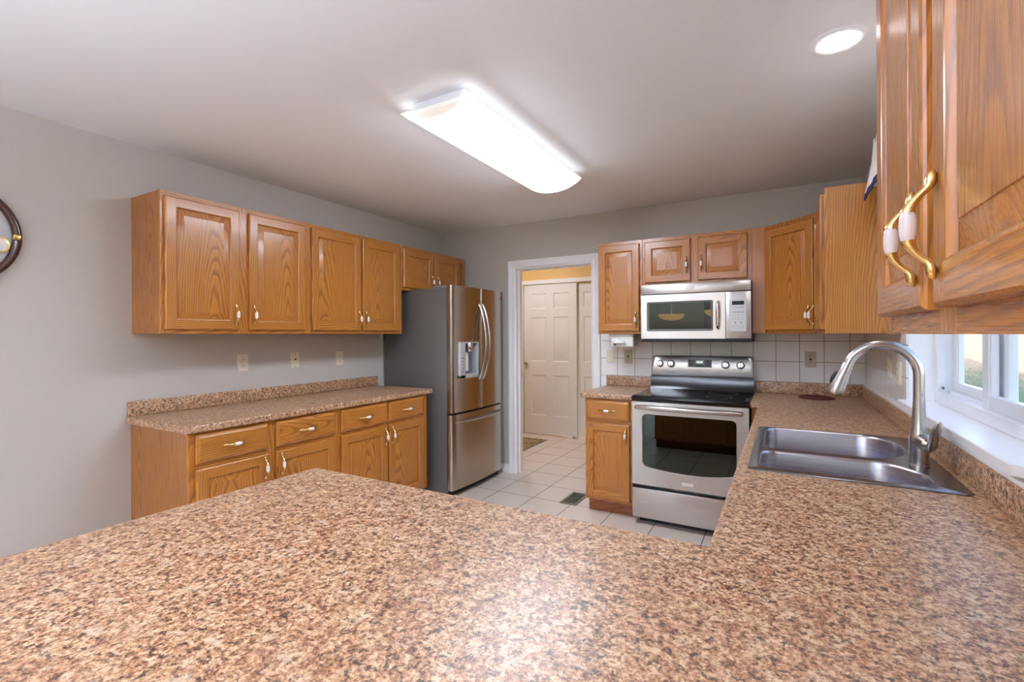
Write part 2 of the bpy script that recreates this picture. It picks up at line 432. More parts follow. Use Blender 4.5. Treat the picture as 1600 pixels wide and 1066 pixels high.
# door casing round the kitchen doorway
def casing(name, x0, x1, zt, y, dr, w=0.068, mat='trim'):
    b = B()
    prof = [(0.0, 0.0), (0.0, 0.010), (0.010, 0.016), (0.022, 0.013), (0.045, 0.016), (0.058, 0.019), (w, 0.017), (w, 0.0)]
    for k in range(len(prof) - 1):
        (a, p), (c, q) = prof[k], prof[k + 1]
        y0 = y + dr * p; y1 = y + dr * q
        b.face([(x0 - a, y0, 0), (x0 - c, y1, 0), (x0 - c, y1, zt + c), (x0 - a, y0, zt + a)])
        b.face([(x1 + a, y0, 0), (x1 + c, y1, 0), (x1 + c, y1, zt + c), (x1 + a, y0, zt + a)])
        b.face([(x0 - a, y0, zt + a), (x0 - c, y1, zt + c), (x1 + c, y1, zt + c), (x1 + a, y0, zt + a)])
    return b
b = casing('c', 0.89, 1.685, 2.01, 0.0, -1, 0.072)
b.box(0.885, 0.900, 0.0, 0.125, 0, 2.0); b.box(1.675, 1.69, 0.0, 0.125, 0, 2.0); b.box(0.885, 1.69, 0.0, 0.125, 2.0, 2.015)
b.box(0.900, 0.911, 0.05, 0.085, 0, 1.99); b.box(1.664, 1.675, 0.05, 0.085, 0, 1.99); b.box(0.9, 1.675, 0.05, 0.085, 1.989, 2.0)
cs = struct(b.build('trim_1', 'trim', weld=False))
b = B(); b.box(0.9005, 0.9025, 0.088, 0.112, 0.93, 0.99); b.build('strike_plate', 'brass', cs)
struct(casing('c', 0.89, 1.685, 2.01, 0.126, 1, 0.072).build('trim_2', 'trim'))

def baseboard(name, segs):
    b = B()
    for (x0, x1, y0, y1) in segs: b.box(x0, x1, y0, y1, 0, 0.082, bev=0.004)
    return struct(b.build(name, 'trim'))
baseboard('baseboard_back', [(0.0, 0.817, -0.014, 0.0)])
baseboard('baseboard_left', [(0.0, 0.014, YR, -2.82)])
baseboard('baseboard_hall', [(-1.2, 0.03, HY - 0.014, HY), (1.64, 2.6, HY - 0.014, HY)])

# closet: header trim and two sliding six-panel doors
sbox('trim_3', 'doorwhite', (0.03, 1.64, HY - 0.022, HY + 0.02, 2.045, 2.10), (0.03, 0.05, HY - 0.012, HY + 0.02, 0, 2.05), (1.61, 1.64, HY - 0.012, HY + 0.02, 0, 2.05))
def six_panel(name, w, h):
    b = B(); t = 0.035
    xs = [0, 0.105, w / 2 - 0.055, w / 2 + 0.055, w - 0.105, w]
    zs = [0, 0.25, 0.80, 0.985, 1.585, 1.70, 1.905, h]
    for i in range(5):
        for j in range(7):
            x0, x1, z0, z1 = xs[i], xs[i + 1], zs[j], zs[j + 1]
            if i in (1, 3) and j in (1, 3, 5):
                rings = [(0, 0), (0.012, 0.009), (0.022, 0.009), (0.045, 0.003)]
                L = [[(x0 + q, d, z0 + q), (x1 - q, d, z0 + q), (x1 - q, d, z1 - q), (x0 + q, d, z1 - q)] for q, d in rings]
                b.loft(L, caps=(False, True))
            else: b.face([(x0, 0, z0), (x1, 0, z0), (x1, 0, z1), (x0, 0, z1)])
    b.face([(0, t, 0), (w, t, 0), (w, t, h), (0, t, h)])
    b.face([(0, 0, 0), (0, t, 0), (0, t, h), (0, 0, h)]); b.face([(w, 0, 0), (w, t, 0), (w, t, h), (w, 0, h)])
    b.face([(0, 0, 0), (w, 0, 0), (w, t, 0), (0, t, 0)]); b.face([(0, 0, h), (w, 0, h), (w, t, h), (0, t, h)])
    return struct(b.build(name, 'doorwhite', loc=(0, 0, 0)))
d1 = six_panel('door_1', 0.775, 2.03); d1.location = (0.055, HY + 0.005, 0.012)
b = B(); b.lathe([(0.012, 0.0), (0.012, -0.012), (0.02, -0.024), (0.024, -0.036), (0.018, -0.046), (0.0005, -0.049)], (0.042, 0, 0.955), 'Y', 16); b.build('knob', 'nickel', d1)
d2 = six_panel('door_2', 0.80, 2.03); d2.location = (0.805, HY + 0.048, 0.012)
b = B(); b.box(0.765, 0.80, HY + 0.0, HY + 0.088, 0, 0.022); struct(b.build('trim_4', 'nickel'))

# rug in the hall
b = B(); b.box(-0.25, 0.515, 0.55, 1.47, 0.0, 0.008, 0); b.box(-0.262, 0.527, 0.538, 1.482, 0.0, 0.006, 1)
tag(b.build('rug', ['rug', 'vent']), 'patterned tan and olive rug lying on the hall floor through the doorway', 'rug')

# added lamps out of view: one lights the hall, two uplights brighten the ceiling
o = thing('added_hall_lamp', 'added round lamp, out of view, lighting the hall', 'lamp', (0.3, 0.75, CH))
b = B(); b.lathe([(0.158, 0.0), (0.158, -0.02), (0.15, -0.03)], seg=28); b.build('base', 'trim', o)
b = B(); b.lathe([(0.15, -0.03), (0.142, -0.06), (0.105, -0.09), (0.05, -0.105), (0.001, -0.108)], seg=28); b.build('globe', 'hall', o)
for px, py in ((2.3, -4.95), (1.3, -6.2)):
    o = thing('added_uplight', 'added glowing bowl uplight, out of view, brightening the ceiling, %s' % ('nearer the peninsula' if py > -6 else 'nearer the patio door'), 'lamp', (px, py, CH))
    b = B(); b.lathe([(0.06, 0.0), (0.06, -0.02), (0.01, -0.03)], seg=24); b.tube([(0, 0, -0.02), (0, 0, -0.740)], 0.005, 8); b.build('cord', 'trim', o)
    b = B(); b.lathe([(0.24, -0.700), (0.22, -0.750), (0.15, -0.800), (0.0005, -0.820), (0.0005, -0.810), (0.145, -0.790), (0.21, -0.745), (0.232, -0.700)], seg=32, caps=(False, False)); b.build('bowl', 'bowlglow', o)
    b = B(); b.lathe([(0.0005, -0.750), (0.15, -0.750), (0.15, -0.755), (0.0005, -0.756)], seg=28, caps=(False, False)); b.build('bulb', 'uplight', o)

# tiled splashback
struct(B().box(1.765, RW - 0.006, -0.007, 0.0, 0.60, 1.38).build('wall_tile_back', 'tileb'))
b = B(); b.box(RW - 0.007, RW, WY0, -0.007, 0.9, 1.38); b.box(RW - 0.007, RW, WY1, WY0, 0.9, 1.03)
struct(b.build('wall_tile_right', 'tiler'))

# ------------------------------------------------------------------ kitchen window
win = bpy.data.objects.new('window_1', None); COL.objects.link(win); struct(win); win.location = (RW, (WY0 + WY1) / 2, WZ0)
def wpart(b, name, mat):
    o = b.build(name, mat, win, weld=False); o.matrix_parent_inverse = Matrix.Translation(-win.location); return o
FX0, FX1 = 3.757, 3.848
b = B()
fz0 = 1.049
for (y0, y1, z0, z1) in ((WY0 - 0.040, WY0, fz0, WZ1), (WY1, WY1 + 0.045, fz0, WZ1), (WY1 + 0.045, WY0 - 0.040, fz0, fz0 + 0.045), (WY1 + 0.045, WY0 - 0.045, WZ1 - 0.045, WZ1)):
    b.box(FX0, FX1, y0, y1, z0, z1, bev=0.004)
b.box(FX0 + 0.04, FX0 + 0.052, WY1 + 0.045, WY0 - 0.045, fz0 + 0.045, fz0 + 0.058)
wpart(b, 'window_frame', 'vinyl')
def sash(x0, x1, y0, y1, z0, z1, w, w2):
    b = B()
    for q in ((y0, y0 + w, z0, z1), (y1 - w2, y1, z0, z1), (y0 + w, y1 - w2, z0, z0 + 0.05), (y0 + w, y1 - w2, z1 - 0.05, z1)):
        b.box(x0, x1, *q, bev=0.005)
    for q in ((y0 + w, y0 + w + 0.008, z0 + 0.05, z1 - 0.05), (y1 - w2 - 0.008, y1 - w2, z0 + 0.05, z1 - 0.05)):
        b.box(x0 + 0.006, x1 - 0.006, *q)
    o = wpart(b, 'window_sash', 'vinyl')
    p = B(); xm = (x0 + x1) / 2; p.box(xm - 0.002, xm + 0.002, y0 + w, y1 - w2, z0 + 0.05, z1 - 0.05)
    g = p.build('pane', 'wpane', o); g.matrix_parent_inverse = Matrix.Translation(-win.location)
    return o
sash(3.812, 3.838, -1.90, WY0 - 0.036, fz0 + 0.045, WZ1 - 0.045, 0.095, 0.040)
sash(3.775, 3.805, WY1 + 0.03, -1.80, fz0 + 0.045, WZ1 - 0.045, 0.055, 0.058)
b = B(); b.box(3.768, 3.776, WY0 - 0.068, WY0 - 0.05, fz0 + 0.062, fz0 + 0.075, bev=0.003); wpart(b, 'latch', 'greyp')
# sill, apron and jamb returns
b = B()
poly = soften([(3.63, -1.245), (3.63, -2.52), (3.65, -2.535), (RW, -2.535), (RW, WY1), (3.80, WY1), (3.80, WY0), (RW, WY0), (RW, -1.235), (3.64, -1.235)], [0.008, 0.0, 0, 0, 0, 0, 0, 0, 0, 0.006])
r0 = [(x, y, 1.022) for x, y in poly]; r1 = [(x, y, 1.046) for x, y in poly]; r2 = [(x + (0.003 if x < RW else 0), y, 1.049) for x, y in poly]
b.loft([r0, r1, r2]); b.fill([r2]); b.fill([r0])
sl = struct(b.build('trim_5', 'trim'))
b = B(); b.box(3.644, RW - 0.0075, -3.0, -0.03, 0.9985, 1.012, bev=0.003); struct(b.build('trim_6', 'trim'))
b = B()
b.box(RW + 0.001, FX0, WY0 - 0.004, WY0, 1.049, WZ1); b.box(RW + 0.001, FX0, WY1, WY1 + 0.004, 1.049, WZ1); b.box(RW + 0.001, FX0, WY1, WY0, WZ1 - 0.004, WZ1)
struct(b.build('trim_7', 'trim'))

# valance over the window
b = B(); fr = []; n = 60
for k in range(n + 1):
    y = -1.27 - 1.2 * k / n; w = 0.0012 * math.sin(k * 0.8)
    fr.append([(3.545 + w * 0.4, y, 2.27), (3.535 + w, y, 2.16), (3.518 + w * 1.4, y, 2.06), (3.509 + w * 1.6, y, 2.016)])
def sheet(b, rows, t, mat):
    A = [[Vector(p) for p in r] for r in rows]
    for sgn in (0, 1):
        for i in range(len(A) - 1):
            for j in range(len(A[0]) - 1):
                q = [A[i][j], A[i + 1][j], A[i + 1][j + 1], A[i][j + 1]]
                b.face([p + Vector((t * sgn, 0, 0)) for p in q], mat)
    for r in (A[0], A[-1]):
        for j in range(len(r) - 1): b.face([r[j], r[j + 1], r[j + 1] + Vector((t, 0, 0)), r[j] + Vector((t, 0, 0))], mat)
    for j in (0, -1):
        for i in range(len(A) - 1): b.face([A[i][j], A[i + 1][j], A[i + 1][j] + Vector((t, 0, 0)), A[i][j] + Vector((t, 0, 0))], mat)
val = thing('window_valance', 'white and navy printed valance hanging above the sink window', 'valance', (RW, -1.87, 2.25))
def vp(b, name, mat):
    o = b.build(name, mat, val, smooth=60); o.matrix_parent_inverse = Matrix.Translation(-val.location); return o
sheet(b, fr, 0.004, 0)
for y in (-1.27, -2.466):
    b.box(3.542, RW, y - 0.004, y, 2.05, 2.27)
vp(b, 'cloth', 'fabric')
b = B(); sheet(b, [[(r[3][0] - 0.001, r[3][1], 2.018), (r[3][0] - 0.004, r[3][1], 1.988)] for r in fr], 0.006, 0); lab(vp(b, 'hem_band', 'navy'), 'navy hem band')
b = B(); b.tube([(3.555, -1.26, 2.262), (3.555, -2.48, 2.262)], 0.008, 10); b.box(3.553, RW, -1.266, -1.258, 2.25, 2.27); b.box(3.553, RW, -2.482, -2.474, 2.25, 2.27); vp(b, 'rod', 'whitep')

# patio door behind the camera
pd = bpy.data.objects.new('door_3', None); COL.objects.link(pd); struct(pd)
b = B()
for x0, x1 in ((PX0, PX0 + 0.07), (PX1 - 0.07, PX1), ((PX0 + PX1) / 2 - 0.05, (PX0 + PX1) / 2 + 0.05)): b.box(x0, x1, YR - 0.1, YR - 0.03, 0, PZ)
b.box(PX0, PX1, YR - 0.1, YR - 0.03, PZ - 0.08, PZ); b.box(PX0, PX1, YR - 0.1, YR - 0.03, 0, 0.09)
b.build('door_frame', 'vinyl', pd)
b = B(); b.box(PX0 + 0.07, PX1 - 0.07, YR - 0.068, YR - 0.062, 0.09, PZ - 0.08); b.build('pane', 'wpane', pd)
for nm, sx, sy, loc, rot in (('daylight_door', PX1 - PX0, PZ, ((PX0 + PX1) / 2, YR - 0.14, PZ / 2), (-PI / 2, 0, PI)),
                             ('daylight_window', 1.18, 1.0, (RW + 0.20, (WY0 + WY1) / 2, (WZ0 + WZ1) / 2), (0, PI / 2, 0))):
    L = bpy.data.lights.new(nm, 'AREA'); L.shape = 'RECTANGLE'; L.size = sx; L.size_y = sy
    L.cycles.is_portal = True
    o = bpy.data.objects.new(nm, L); COL.objects.link(o); o.location = loc
    d = Vector((0, 1, 0)) if 'door' in nm else Vector((-1, 0, 0))
    o.rotation_euler = d.to_track_quat('-Z', 'Z').to_euler()

# ------------------------------------------------------------------ outdoors
b = B(); rows = []
for i in range(26):
    x = -14 + i * 2.2
    rows.append([(x, -26 + j * 2.2, -0.45 + max(0.0, -26 + j * 2.2 - 2.0) * 0.125 + 0.04 * math.sin(i * 1.7 + j * 2.3)) for j in range(24)])
for i in range(25):
    for j in range(23): b.face([rows[i][j], rows[i + 1][j], rows[i + 1][j + 1], rows[i][j + 1]])
struct(b.build('lawn', 'lawn', smooth=60))
b = B(); b.box(-0.3, RW + 0.2, YR - 0.25, 0.0, CH + 0.14, CH + 0.3); b.box(-1.5, 2.9, -0.0, HY + 0.9, CH + 0.14, CH + 0.3)
struct(b.build('roof', 'roof'))
# unseen wing of the house, added and sized to shade the lawn
struct(B().box(-5.0, 2.72, HY + 1.0, 13.4, -0.6, 3.3).build('wing_shade_block', 'siding'))

# ------------------------------------------------------------------ cabinets
HAND = {}
def handle_mesh():
    """brass arms and leaf feet with a white porcelain barrel; runs along local Z, sticks out to -Y"""
    if 'v' in HAND: return HAND['v']
    b = B()
    half = [(0.0665, -0.0025, 0.0008), (0.065, -0.004, 0.0032), (0.060, -0.006, 0.0056), (0.054, -0.0066, 0.0062), (0.0485, -0.0078, 0.0055), (0.044, -0.011, 0.0042),
            (0.0395, -0.0155, 0.0041), (0.034, -0.0203, 0.0047), (0.028, -0.0246, 0.0056), (0.0225, -0.0273, 0.0068), (0.0195, -0.0283, 0.0078), (0.0172, -0.0285, 0.0078)]
    for sg in (1, -1):
        b.tube([(0, y, z * sg) for z, y, r in half], [r for z, y, r in half], 10, 0)
    b.tube([(0, -0.0285, z) for z in (-0.0178, -0.015, -0.009, 0, 0.009, 0.015, 0.0178)], [0.0069, 0.0079, 0.0091, 0.0095, 0.0091, 0.0079, 0.0069], 14, 1)
    o = b.build('handle', ['brass', 'porc'], smooth=50)
    HAND['v'] = o.data; bpy.data.objects.remove(o); return HAND['v']
def add_handle(parent, x, z, y, horizontal=False):
    o = bpy.data.objects.new('handle', handle_mesh()); COL.objects.link(o); o.parent = parent
    o.location = (x, y, z); o.rotation_euler = (0, PI / 2 if horizontal else 0, 0)
    return lab(o, 'brass handle with a white porcelain grip')

DT = 0.0205
def door(parent, x, z, w, h, y, hside=None, hz=None):
    b = B(); s = 0.052
    R = lambda q, d: [(q, -d, q), (w - q, -d, q), (w - q, -d, h - q), (q, -d, h - q)]
    b.loft([R(0, 0), R(0, 0.014), R(0.002, 0.018), R(0.006, DT)], caps=(True, False))
    o_ = 0.006
    for x0, x1, z0, z1, m in ((o_, s, o_, h - o_, 0), (w - s, w - o_, o_, h - o_, 0), (s, w - s, o_, s, 1), (s, w - s, h - s, h - o_, 1)):
        b.face([(x0, -DT, z0), (x1, -DT, z0), (x1, -DT, z1), (x0, -DT, z1)], m)
    # moulded inner edge, groove, raised bevel and field
    R2 = [(s, DT), (s + 0.003, DT - 0.001), (s + 0.006, DT - 0.005), (s + 0.0075, 0.0095), (s + 0.010, 0.009), (s + 0.040, 0.0165), (s + 0.0405, 0.0182)]
    b.loft([R(q, d) for q, d in R2], caps=(False, True))
    o = b.build('door', ['oz', 'ox'], parent, (x, y, z), weld=False, smooth=25)
    if hside is not None:
        hx = w - 0.026 if hside == 'R' else 0.026
        add_handle(o, hx, hz, -DT + 0.0005)
    return o
def drawer(parent, x, z, w, h, y):
    b = B()
    R = lambda q, d: [(q, -d, q), (w - q, -d, q), (w - q, -d, h - q), (q, -d, h - q)]
    b.loft([R(0, 0), R(0, 0.010), R(0.003, 0.0135), R(0.006, 0.0145), R(0.016, DT)], caps=(True, True))
    o = b.build('drawer', ['ox'], parent, (x, y, z), smooth=20)
    add_handle(o, w / 2, h / 2, -DT + 0.0005, True)
    return o
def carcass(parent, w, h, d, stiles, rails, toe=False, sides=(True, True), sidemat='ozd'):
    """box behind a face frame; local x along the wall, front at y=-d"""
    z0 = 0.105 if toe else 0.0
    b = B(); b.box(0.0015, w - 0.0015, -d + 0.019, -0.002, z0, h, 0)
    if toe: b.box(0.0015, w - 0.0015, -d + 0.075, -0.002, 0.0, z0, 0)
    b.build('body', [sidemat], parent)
    b = B()
    for a, c in stiles: b.box(a, c, -d, -d + 0.019, z0, h, 0, 0.0012, 1)
    for a, c in rails:
        for k in range(len(stiles) - 1): b.box(stiles[k][1], stiles[k + 1][0], -d + 0.0004, -d + 0.019, a, c, 1)
    b.build('face_frame', ['oz', 'ox'], parent, weld=False)
    if toe:
        b = B(); b.box(0.0, w, -d + 0.071, -d + 0.075, 0.0, z0, 0); b.build('toe_kick', 'kick', parent)

LW = PI / 2
def wall_cab(label, loc, rz, w, h, doors, hz=0.088, d=0.322, sidemat='ozd', group=None, up=0.022):
    """doors = [(x0, x1, handle side)]"""
    t = thing('wall_cabinet', label, 'cabinet', loc, rz, group)
    st = [(0, 0.04)]
    for i in range(len(doors) - 1):
        m = (doors[i][1] + doors[i + 1][0]) / 2; st.append((m - 0.035, m + 0.035))
    st.append((w - 0.04, w))
    carcass(t, w, h, d, st, [(0, 0.04), (h - 0.045, h)], sidemat=sidemat)
    for x0, x1, hs in doors: door(t, x0, up, x1 - x0, h - 0.028 - up, -d, hs, hz)
    return t
ZL = 1.374
wall_cab('left two-door oak wall cabinet, end of the row nearest the wall clock', (0, -2.807, ZL), LW, 0.913, 0.762, [(0.016, 0.413, 'R'), (0.472, 0.867, 'L')])
wall_cab('two-door oak wall cabinet beside the refrigerator, above the right half of the left counter', (0, -1.893, ZL), LW, 0.911, 0.762, [(0.004, 0.445, 'R'), (0.461, 0.866, 'L')])
wall_cab('short two-door oak wall cabinet directly above the refrigerator', (0, -0.980, 1.750), LW, 0.93, 0.386, [(0.008, 0.405, 'R'), (0.434, 0.815, 'L')], hz=0.075)
ZB, HB = 1.362, 0.738
wall_cab('narrow single-door oak wall cabinet between the doorway and the microwave', (1.853, 0, ZB), 0, 0.361, HB, [(0.010, 0.340, 'R')])
wall_cab('short two-door oak wall cabinet above the microwave', (2.2155, 0, 1.732), 0, 0.766, HB + ZB - 1.732, [(0.018, 0.358, 'R'), (0.410, 0.738, 'L')], hz=0.12)
# diagonal corner cabinet with its filler
t = thing('wall_cabinet', 'diagonal oak corner wall cabinet with a single door, right of the microwave', 'cabinet', (3.063, -0.322, 1.359), -PI / 4)
cw_ = math.hypot(3.354 - 3.063, 0.613 - 0.322)
b = B()
inv = Matrix.Rotation(PI / 4, 4, 'Z') @ Matrix.Translation((-3.063, 0.322, 0))
pl = [inv @ Vector((x, y, 0)) for x, y in ((3.066, -0.335), (3.342, -0.611), (RW - 0.009, -0.611), (RW - 0.009, -0.009), (3.066, -0.009))]
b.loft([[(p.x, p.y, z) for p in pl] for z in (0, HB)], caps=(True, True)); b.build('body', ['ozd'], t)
b = B()
for a, c in ((0, 0.03), (cw_ - 0.03, cw_)): b.box(a, c, 0, 0.018, 0, HB, 0, 0.001, 1)
for a, c in ((0, 0.04), (HB - 0.045, HB)): b.box(0.03, cw_ - 0.03, 0.0005, 0.018, a, c, 1)
b.build('face_frame', ['oz', 'ox'], t)
door(t, 0.012, 0.022, cw_ - 0.028, HB - 0.05, 0.0, 'R', 0.088)
b = B(); b.box(-0.0405, 0.0405, -0.003, 0.003, 0, HB)
fo = b.build('filler', ['oz'], t); fo.matrix_parent_inverse = (Matrix.Translation(t.location) @ Matrix.Rotation(-PI / 4, 4, 'Z')).inverted(); fo.location = (3.0225, -0.318, ZB)
# right wall cabinets (front faces at x=3.354)
RD = RW - 3.354
t = wall_cab('single-door oak wall cabinet with a broad side panel, left of the sink window', (RW - 0.007, -0.615, 1.357), -LW, 0.575, HB, [(0.02, 0.555, 'L')], d=RD - 0.007, sidemat='oze')
wall_cab('large close-up two-door oak wall cabinet at top right, hanging over the counter', (RW, -2.862, 1.3555), -LW, 0.80, HB, [(0.018, 0.368, 'R'), (0.421, 0.772, 'L')], d=RD, hz=0.100, sidemat='oz', up=0.033)

def base_cab(name, label, loc, rz, w, h, units, d=0.61, doors=True, sidemat='ozd', hz_off=0.075):
    """units = [(x0, x1, handle side)], a drawer over a door in each"""
    t = thing(name, label, 'cabinet', loc, rz)
    st = [(0, 0.035)]
    for i in range(len(units) - 1):
        m = (units[i][1] + units[i + 1][0]) / 2; st.append((m - 0.03, m + 0.03))
    st.append((w - 0.035, w))
    carcass(t, w, h, d, st, [(0.105, 0.14), (0.665, 0.735), (h - 0.04, h)], toe=True, sidemat=sidemat)
    for x0, x1, hs in units:
        drawer(t, x0, 0.716, x1 - x0, 0.146, -d)
        hh = 0.69 - 0.125
        door(t, x0, 0.125, x1 - x0, hh, -d, hs, hh - hz_off)
    return t
CT = 0.876
base_cab('base_cabinet', 'oak base cabinet at the clock end of the left wall, two drawers over two doors', (0, -2.815, 0), LW, 0.913, CT, [(0.03, 0.413, 'R'), (0.462, 0.878, 'L')])
base_cab('base_cabinet', 'oak base cabinet touching the refrigerator, two drawers over two doors', (0, -1.901, 0), LW, 0.897, CT, [(0.012, 0.432, 'R'), (0.453, 0.842, 'L')])
base_cab('base_cabinet', 'narrow oak base cabinet left of the range, one drawer over one door', (1.848, -0.008, 0), 0, 0.362, CT, [(0.012, 0.345, 'R')], d=0.602, sidemat='oz')
# right run and peninsula (mostly hidden under the worktop)
t = thing('base_cabinet', 'oak base cabinet run under the sink, a dark sliver showing right of the range', 'cabinet', (RW, -0.01, 0))
b = B(); b.box(3.06 - RW, -0.004, -1.45, -0.02, 0.105, CT); b.box(3.06 - RW, -0.004, -2.95, -2.40, 0.105, CT); b.box(3.06 - RW, 3.075 - RW, -2.40, -1.45, 0.105, CT); b.box(3.12 - RW, -0.004, -2.95, -0.02, 0, 0.105)
b.box(2.988 - RW, 3.06 - RW, -0.60, -0.585, 0.105, CT); b.box(2.988 - RW, 3.06 - RW, -0.54, -0.52, 0.0, 0.105); b.build('body', ['ozd'], t)
for y in (-0.68, -1.10, -1.52, -1.94, -2.36):
    o = door(t, 0, 0, 0.38, 0.565, 0, 'R', 0.49); o.location = (3.06 - RW, y, 0.125); o.rotation_euler = (0, 0, -LW)
    o = drawer(t, 0, 0, 0.38, 0.146, 0); o.location = (3.06 - RW, y, 0.716); o.rotation_euler = (0, 0, -LW)
base_cab('base_cabinet', 'oak base cabinet run under the peninsula, mirrored in the oven door glass', (3.05, -3.66, 0), PI, 1.22, CT,
         [(0.03, 0.40, 'R'), (0.43, 0.79, 'L'), (0.82, 1.19, 'R')], d=0.625)

# ------------------------------------------------------------------ worktops
def worktop(name, label, outline, rounded, holes, loc, splash, th=0.038):
    """outline CCW in world xy; rounded = indexes of edges (i -> i+1) with a rolled front"""
    b = B(); zt, zb = 0.914, 0.914 - th
    fs = b.fill([[(x, y, zt) for x, y in outline]] + [[(x, y, zt) for x, y in h] for h in holes])
    for f in fs:
        if f.normal.z < 0: f.normal_flip()
    r = bmesh.ops.extrude_face_region(b.bm, geom=fs)
    vsn = [g for g in r['geom'] if isinstance(g, bmesh.types.BMVert)]
    for v in vsn: v.co.z = zb
    bmesh.ops.recalc_face_normals(b.bm, faces=b.bm.faces)
    n = len(outline); sel = []
    for i in rounded:
        A = Vector(outline[i]); C = Vector(outline[(i + 1) % n])
        for e in b.bm.edges:
            p, q = e.verts[0].co, e.verts[1].co
            if abs(p.z - q.z) < 1e-6 and {tuple(round(k, 5) for k in p.xy), tuple(round(k, 5) for k in q.xy)} == {tuple(round(k, 5) for k in A), tuple(round(k, 5) for k in C)}:
                sel.append(e)
    bmesh.ops.bevel(b.bm, geom=sel, offset=0.009, segments=4, affect='EDGES', profile=0.5)
    o = b.build(name, 'stone', loc=(0, 0, 0), smooth=40)
    tag(o, label, 'countertop')
    o.location = loc; o.data.transform(Matrix.Translation(-Vector(loc)))
    b = B()
    for q in splash: b.box(*q, 0.9142, 0.998, bev=0.006, seg=3)
    s = b.build('backsplash', 'stone', o); s.data.transform(Matrix.Translation(-Vector(loc)))
    return o
worktop('countertop', 'speckled brown stone-look counter along the left wall beside the refrigerator',
        [(0.0, -0.962), (0.0, -2.832), (0.637, -2.832), (0.637, -0.962)], [2], [], (0.3, -1.9, 0.9), [(0.0, 0.021, -2.832, -0.962)])
worktop('countertop', 'short speckled brown stone-look counter between the doorway and the range',
        [(1.816, -0.007), (1.816, -0.637), (2.216, -0.637), (2.216, -0.007)], [0, 1], [], (2.0, -0.3, 0.9), [(1.818, 2.216, -0.027, -0.007)])
cut = rrect(3.085, 3.60, -2.315, -1.535, 0.03)
worktop('countertop', 'large speckled brown stone-look worktop of the peninsula and the sink run',
        [(2.984, -0.007), (2.984, -0.637), (3.032, -0.637), (3.032, -2.995), (1.795, -2.995), (1.795, -3.92), (3.664, -3.92), (3.664, -3.0), (3.657, -3.0), (3.657, -0.007)],
        [1, 2, 3, 4, 5], [cut], (3.2, -2.9, 0.9), [(2.984, 3.656, -0.027, -0.0075), (3.640, 3.657, -3.0, -0.0275)])

# ------------------------------------------------------------------ sink and faucet
t = thing('kitchen_sink', 'stainless double-bowl sink set in the worktop under the window', 'sink', (3.34, -1.93, 0.914))
sx, sy, sz = t.location
def sp(b, name, mat):
    b.bm.transform(Matrix.Translation(-t.location)); return b.build(name, mat, t, smooth=50)
outer = rrect(3.066, 3.622, -2.335, -1.517, 0.022)
farb = soften([(3.096, -1.545), (3.096, -1.990), (3.470, -1.990), (3.545, -1.900), (3.568, -1.80), (3.568, -1.66), (3.49, -1.545)], [0.05, 0.05, 0.04, 0.03, 0.03, 0.04, 0.05])
nearb = soften([(3.096, -2.035), (3.096, -2.305), (3.52, -2.305), (3.556, -2.25), (3.556, -2.155), (3.475, -2.035)], [0.05, 0.05, 0.04, 0.03, 0.04, 0.05])
b = B()
def shrink(poly, q):
    c = sum((Vector(p) for p in poly), Vector((0, 0))) / len(poly)
    return [tuple(Vector(p) + (c - Vector(p)).normalized() * q) for p in poly]
b.fill([[(x, y, 0.9195) for x, y in shrink(outer, 0.004)]] + [[(x, y, 0.9195) for x, y in q] for q in (farb, nearb)])
b.loft([[(x, y, 0.9145) for x, y in outer], [(x, y, 0.9175) for x, y in outer], [(x, y, 0.9195) for x, y in shrink(outer, 0.004)]])
sp(b, 'rim', 'sink')
for poly in (farb, nearb):
    b = B()
    b.loft([[(x, y, z) for x, y in shrink(poly, q)] for q, z in ((0, 0.9195), (0.003, 0.917), (0.006, 0.910), (0.010, 0.78), (0.016, 0.758), (0.034, 0.744), (0.06, 0.741))])
    b.fill([[(x, y, 0.741) for x, y in shrink(poly, 0.06)]])
    o = sp(b, 'bowl', 'bowl')
    c = sum((Vector(p) for p in poly), Vector((0, 0))) / len(poly)
    b = B(); b.lathe([(0.042, 0.742), (0.042, 0.744), (0.036, 0.745), (0.030, 0.741), (0.0005, 0.740)], (c.x, c.y, 0), 'Z', 20)
    b.bm.transform(Matrix.Translation(-t.location)); b.build('drain', 'chrome', o)

FB = Vector((3.559, -2.035, 0.9195))
t = thing('kitchen_faucet', 'brushed nickel gooseneck pull-down faucet standing at the back of the sink', 'faucet', FB)
b = B(); b.lathe([(0.0285, 0.0), (0.0285, 0.004), (0.0265, 0.006), (0.0265, 0.075), (0.0275, 0.085), (0.027, 0.10), (0.022, 0.125), (0.0185, 0.16), (0.0165, 0.20), (0.0155, 0.225)], seg=28); b.build('body', 'nickel', t)
ang = math.radians(180 - 2)            # the neck arches over the bowl
dx, dy = math.cos(ang), math.sin(ang)
R_ = 0.098; zc = 0.300
pts = [(0, 0, 0.225), (0, 0, 0.26)]
for k in range(0, 25):
    a = PI * (k / 24) * 0.90; pts.append((dx * (R_ - R_ * math.cos(a)), dy * (R_ - R_ * math.cos(a)), zc + R_ * math.sin(a)))
b = B(); b.tube(pts, 0.0155, 18); b.build('spout', 'nickel', t)
e = Vector(pts[-1]); dn = (Vector(pts[-1]) - Vector(pts[-2])).normalized()
b = B(); q = [0.0, 0.004, 0.03, 0.07, 0.105, 0.112]; rr = [0.0158, 0.0168, 0.0185, 0.0225, 0.0268, 0.0255]
b.tube([e + dn * k for k in q], rr, 20)
sh = b.build('spray_head', 'nickel', t)
b = B(); side = Vector((dx, dy, 0)); o1 = (side - dn * side.dot(dn)).normalized()
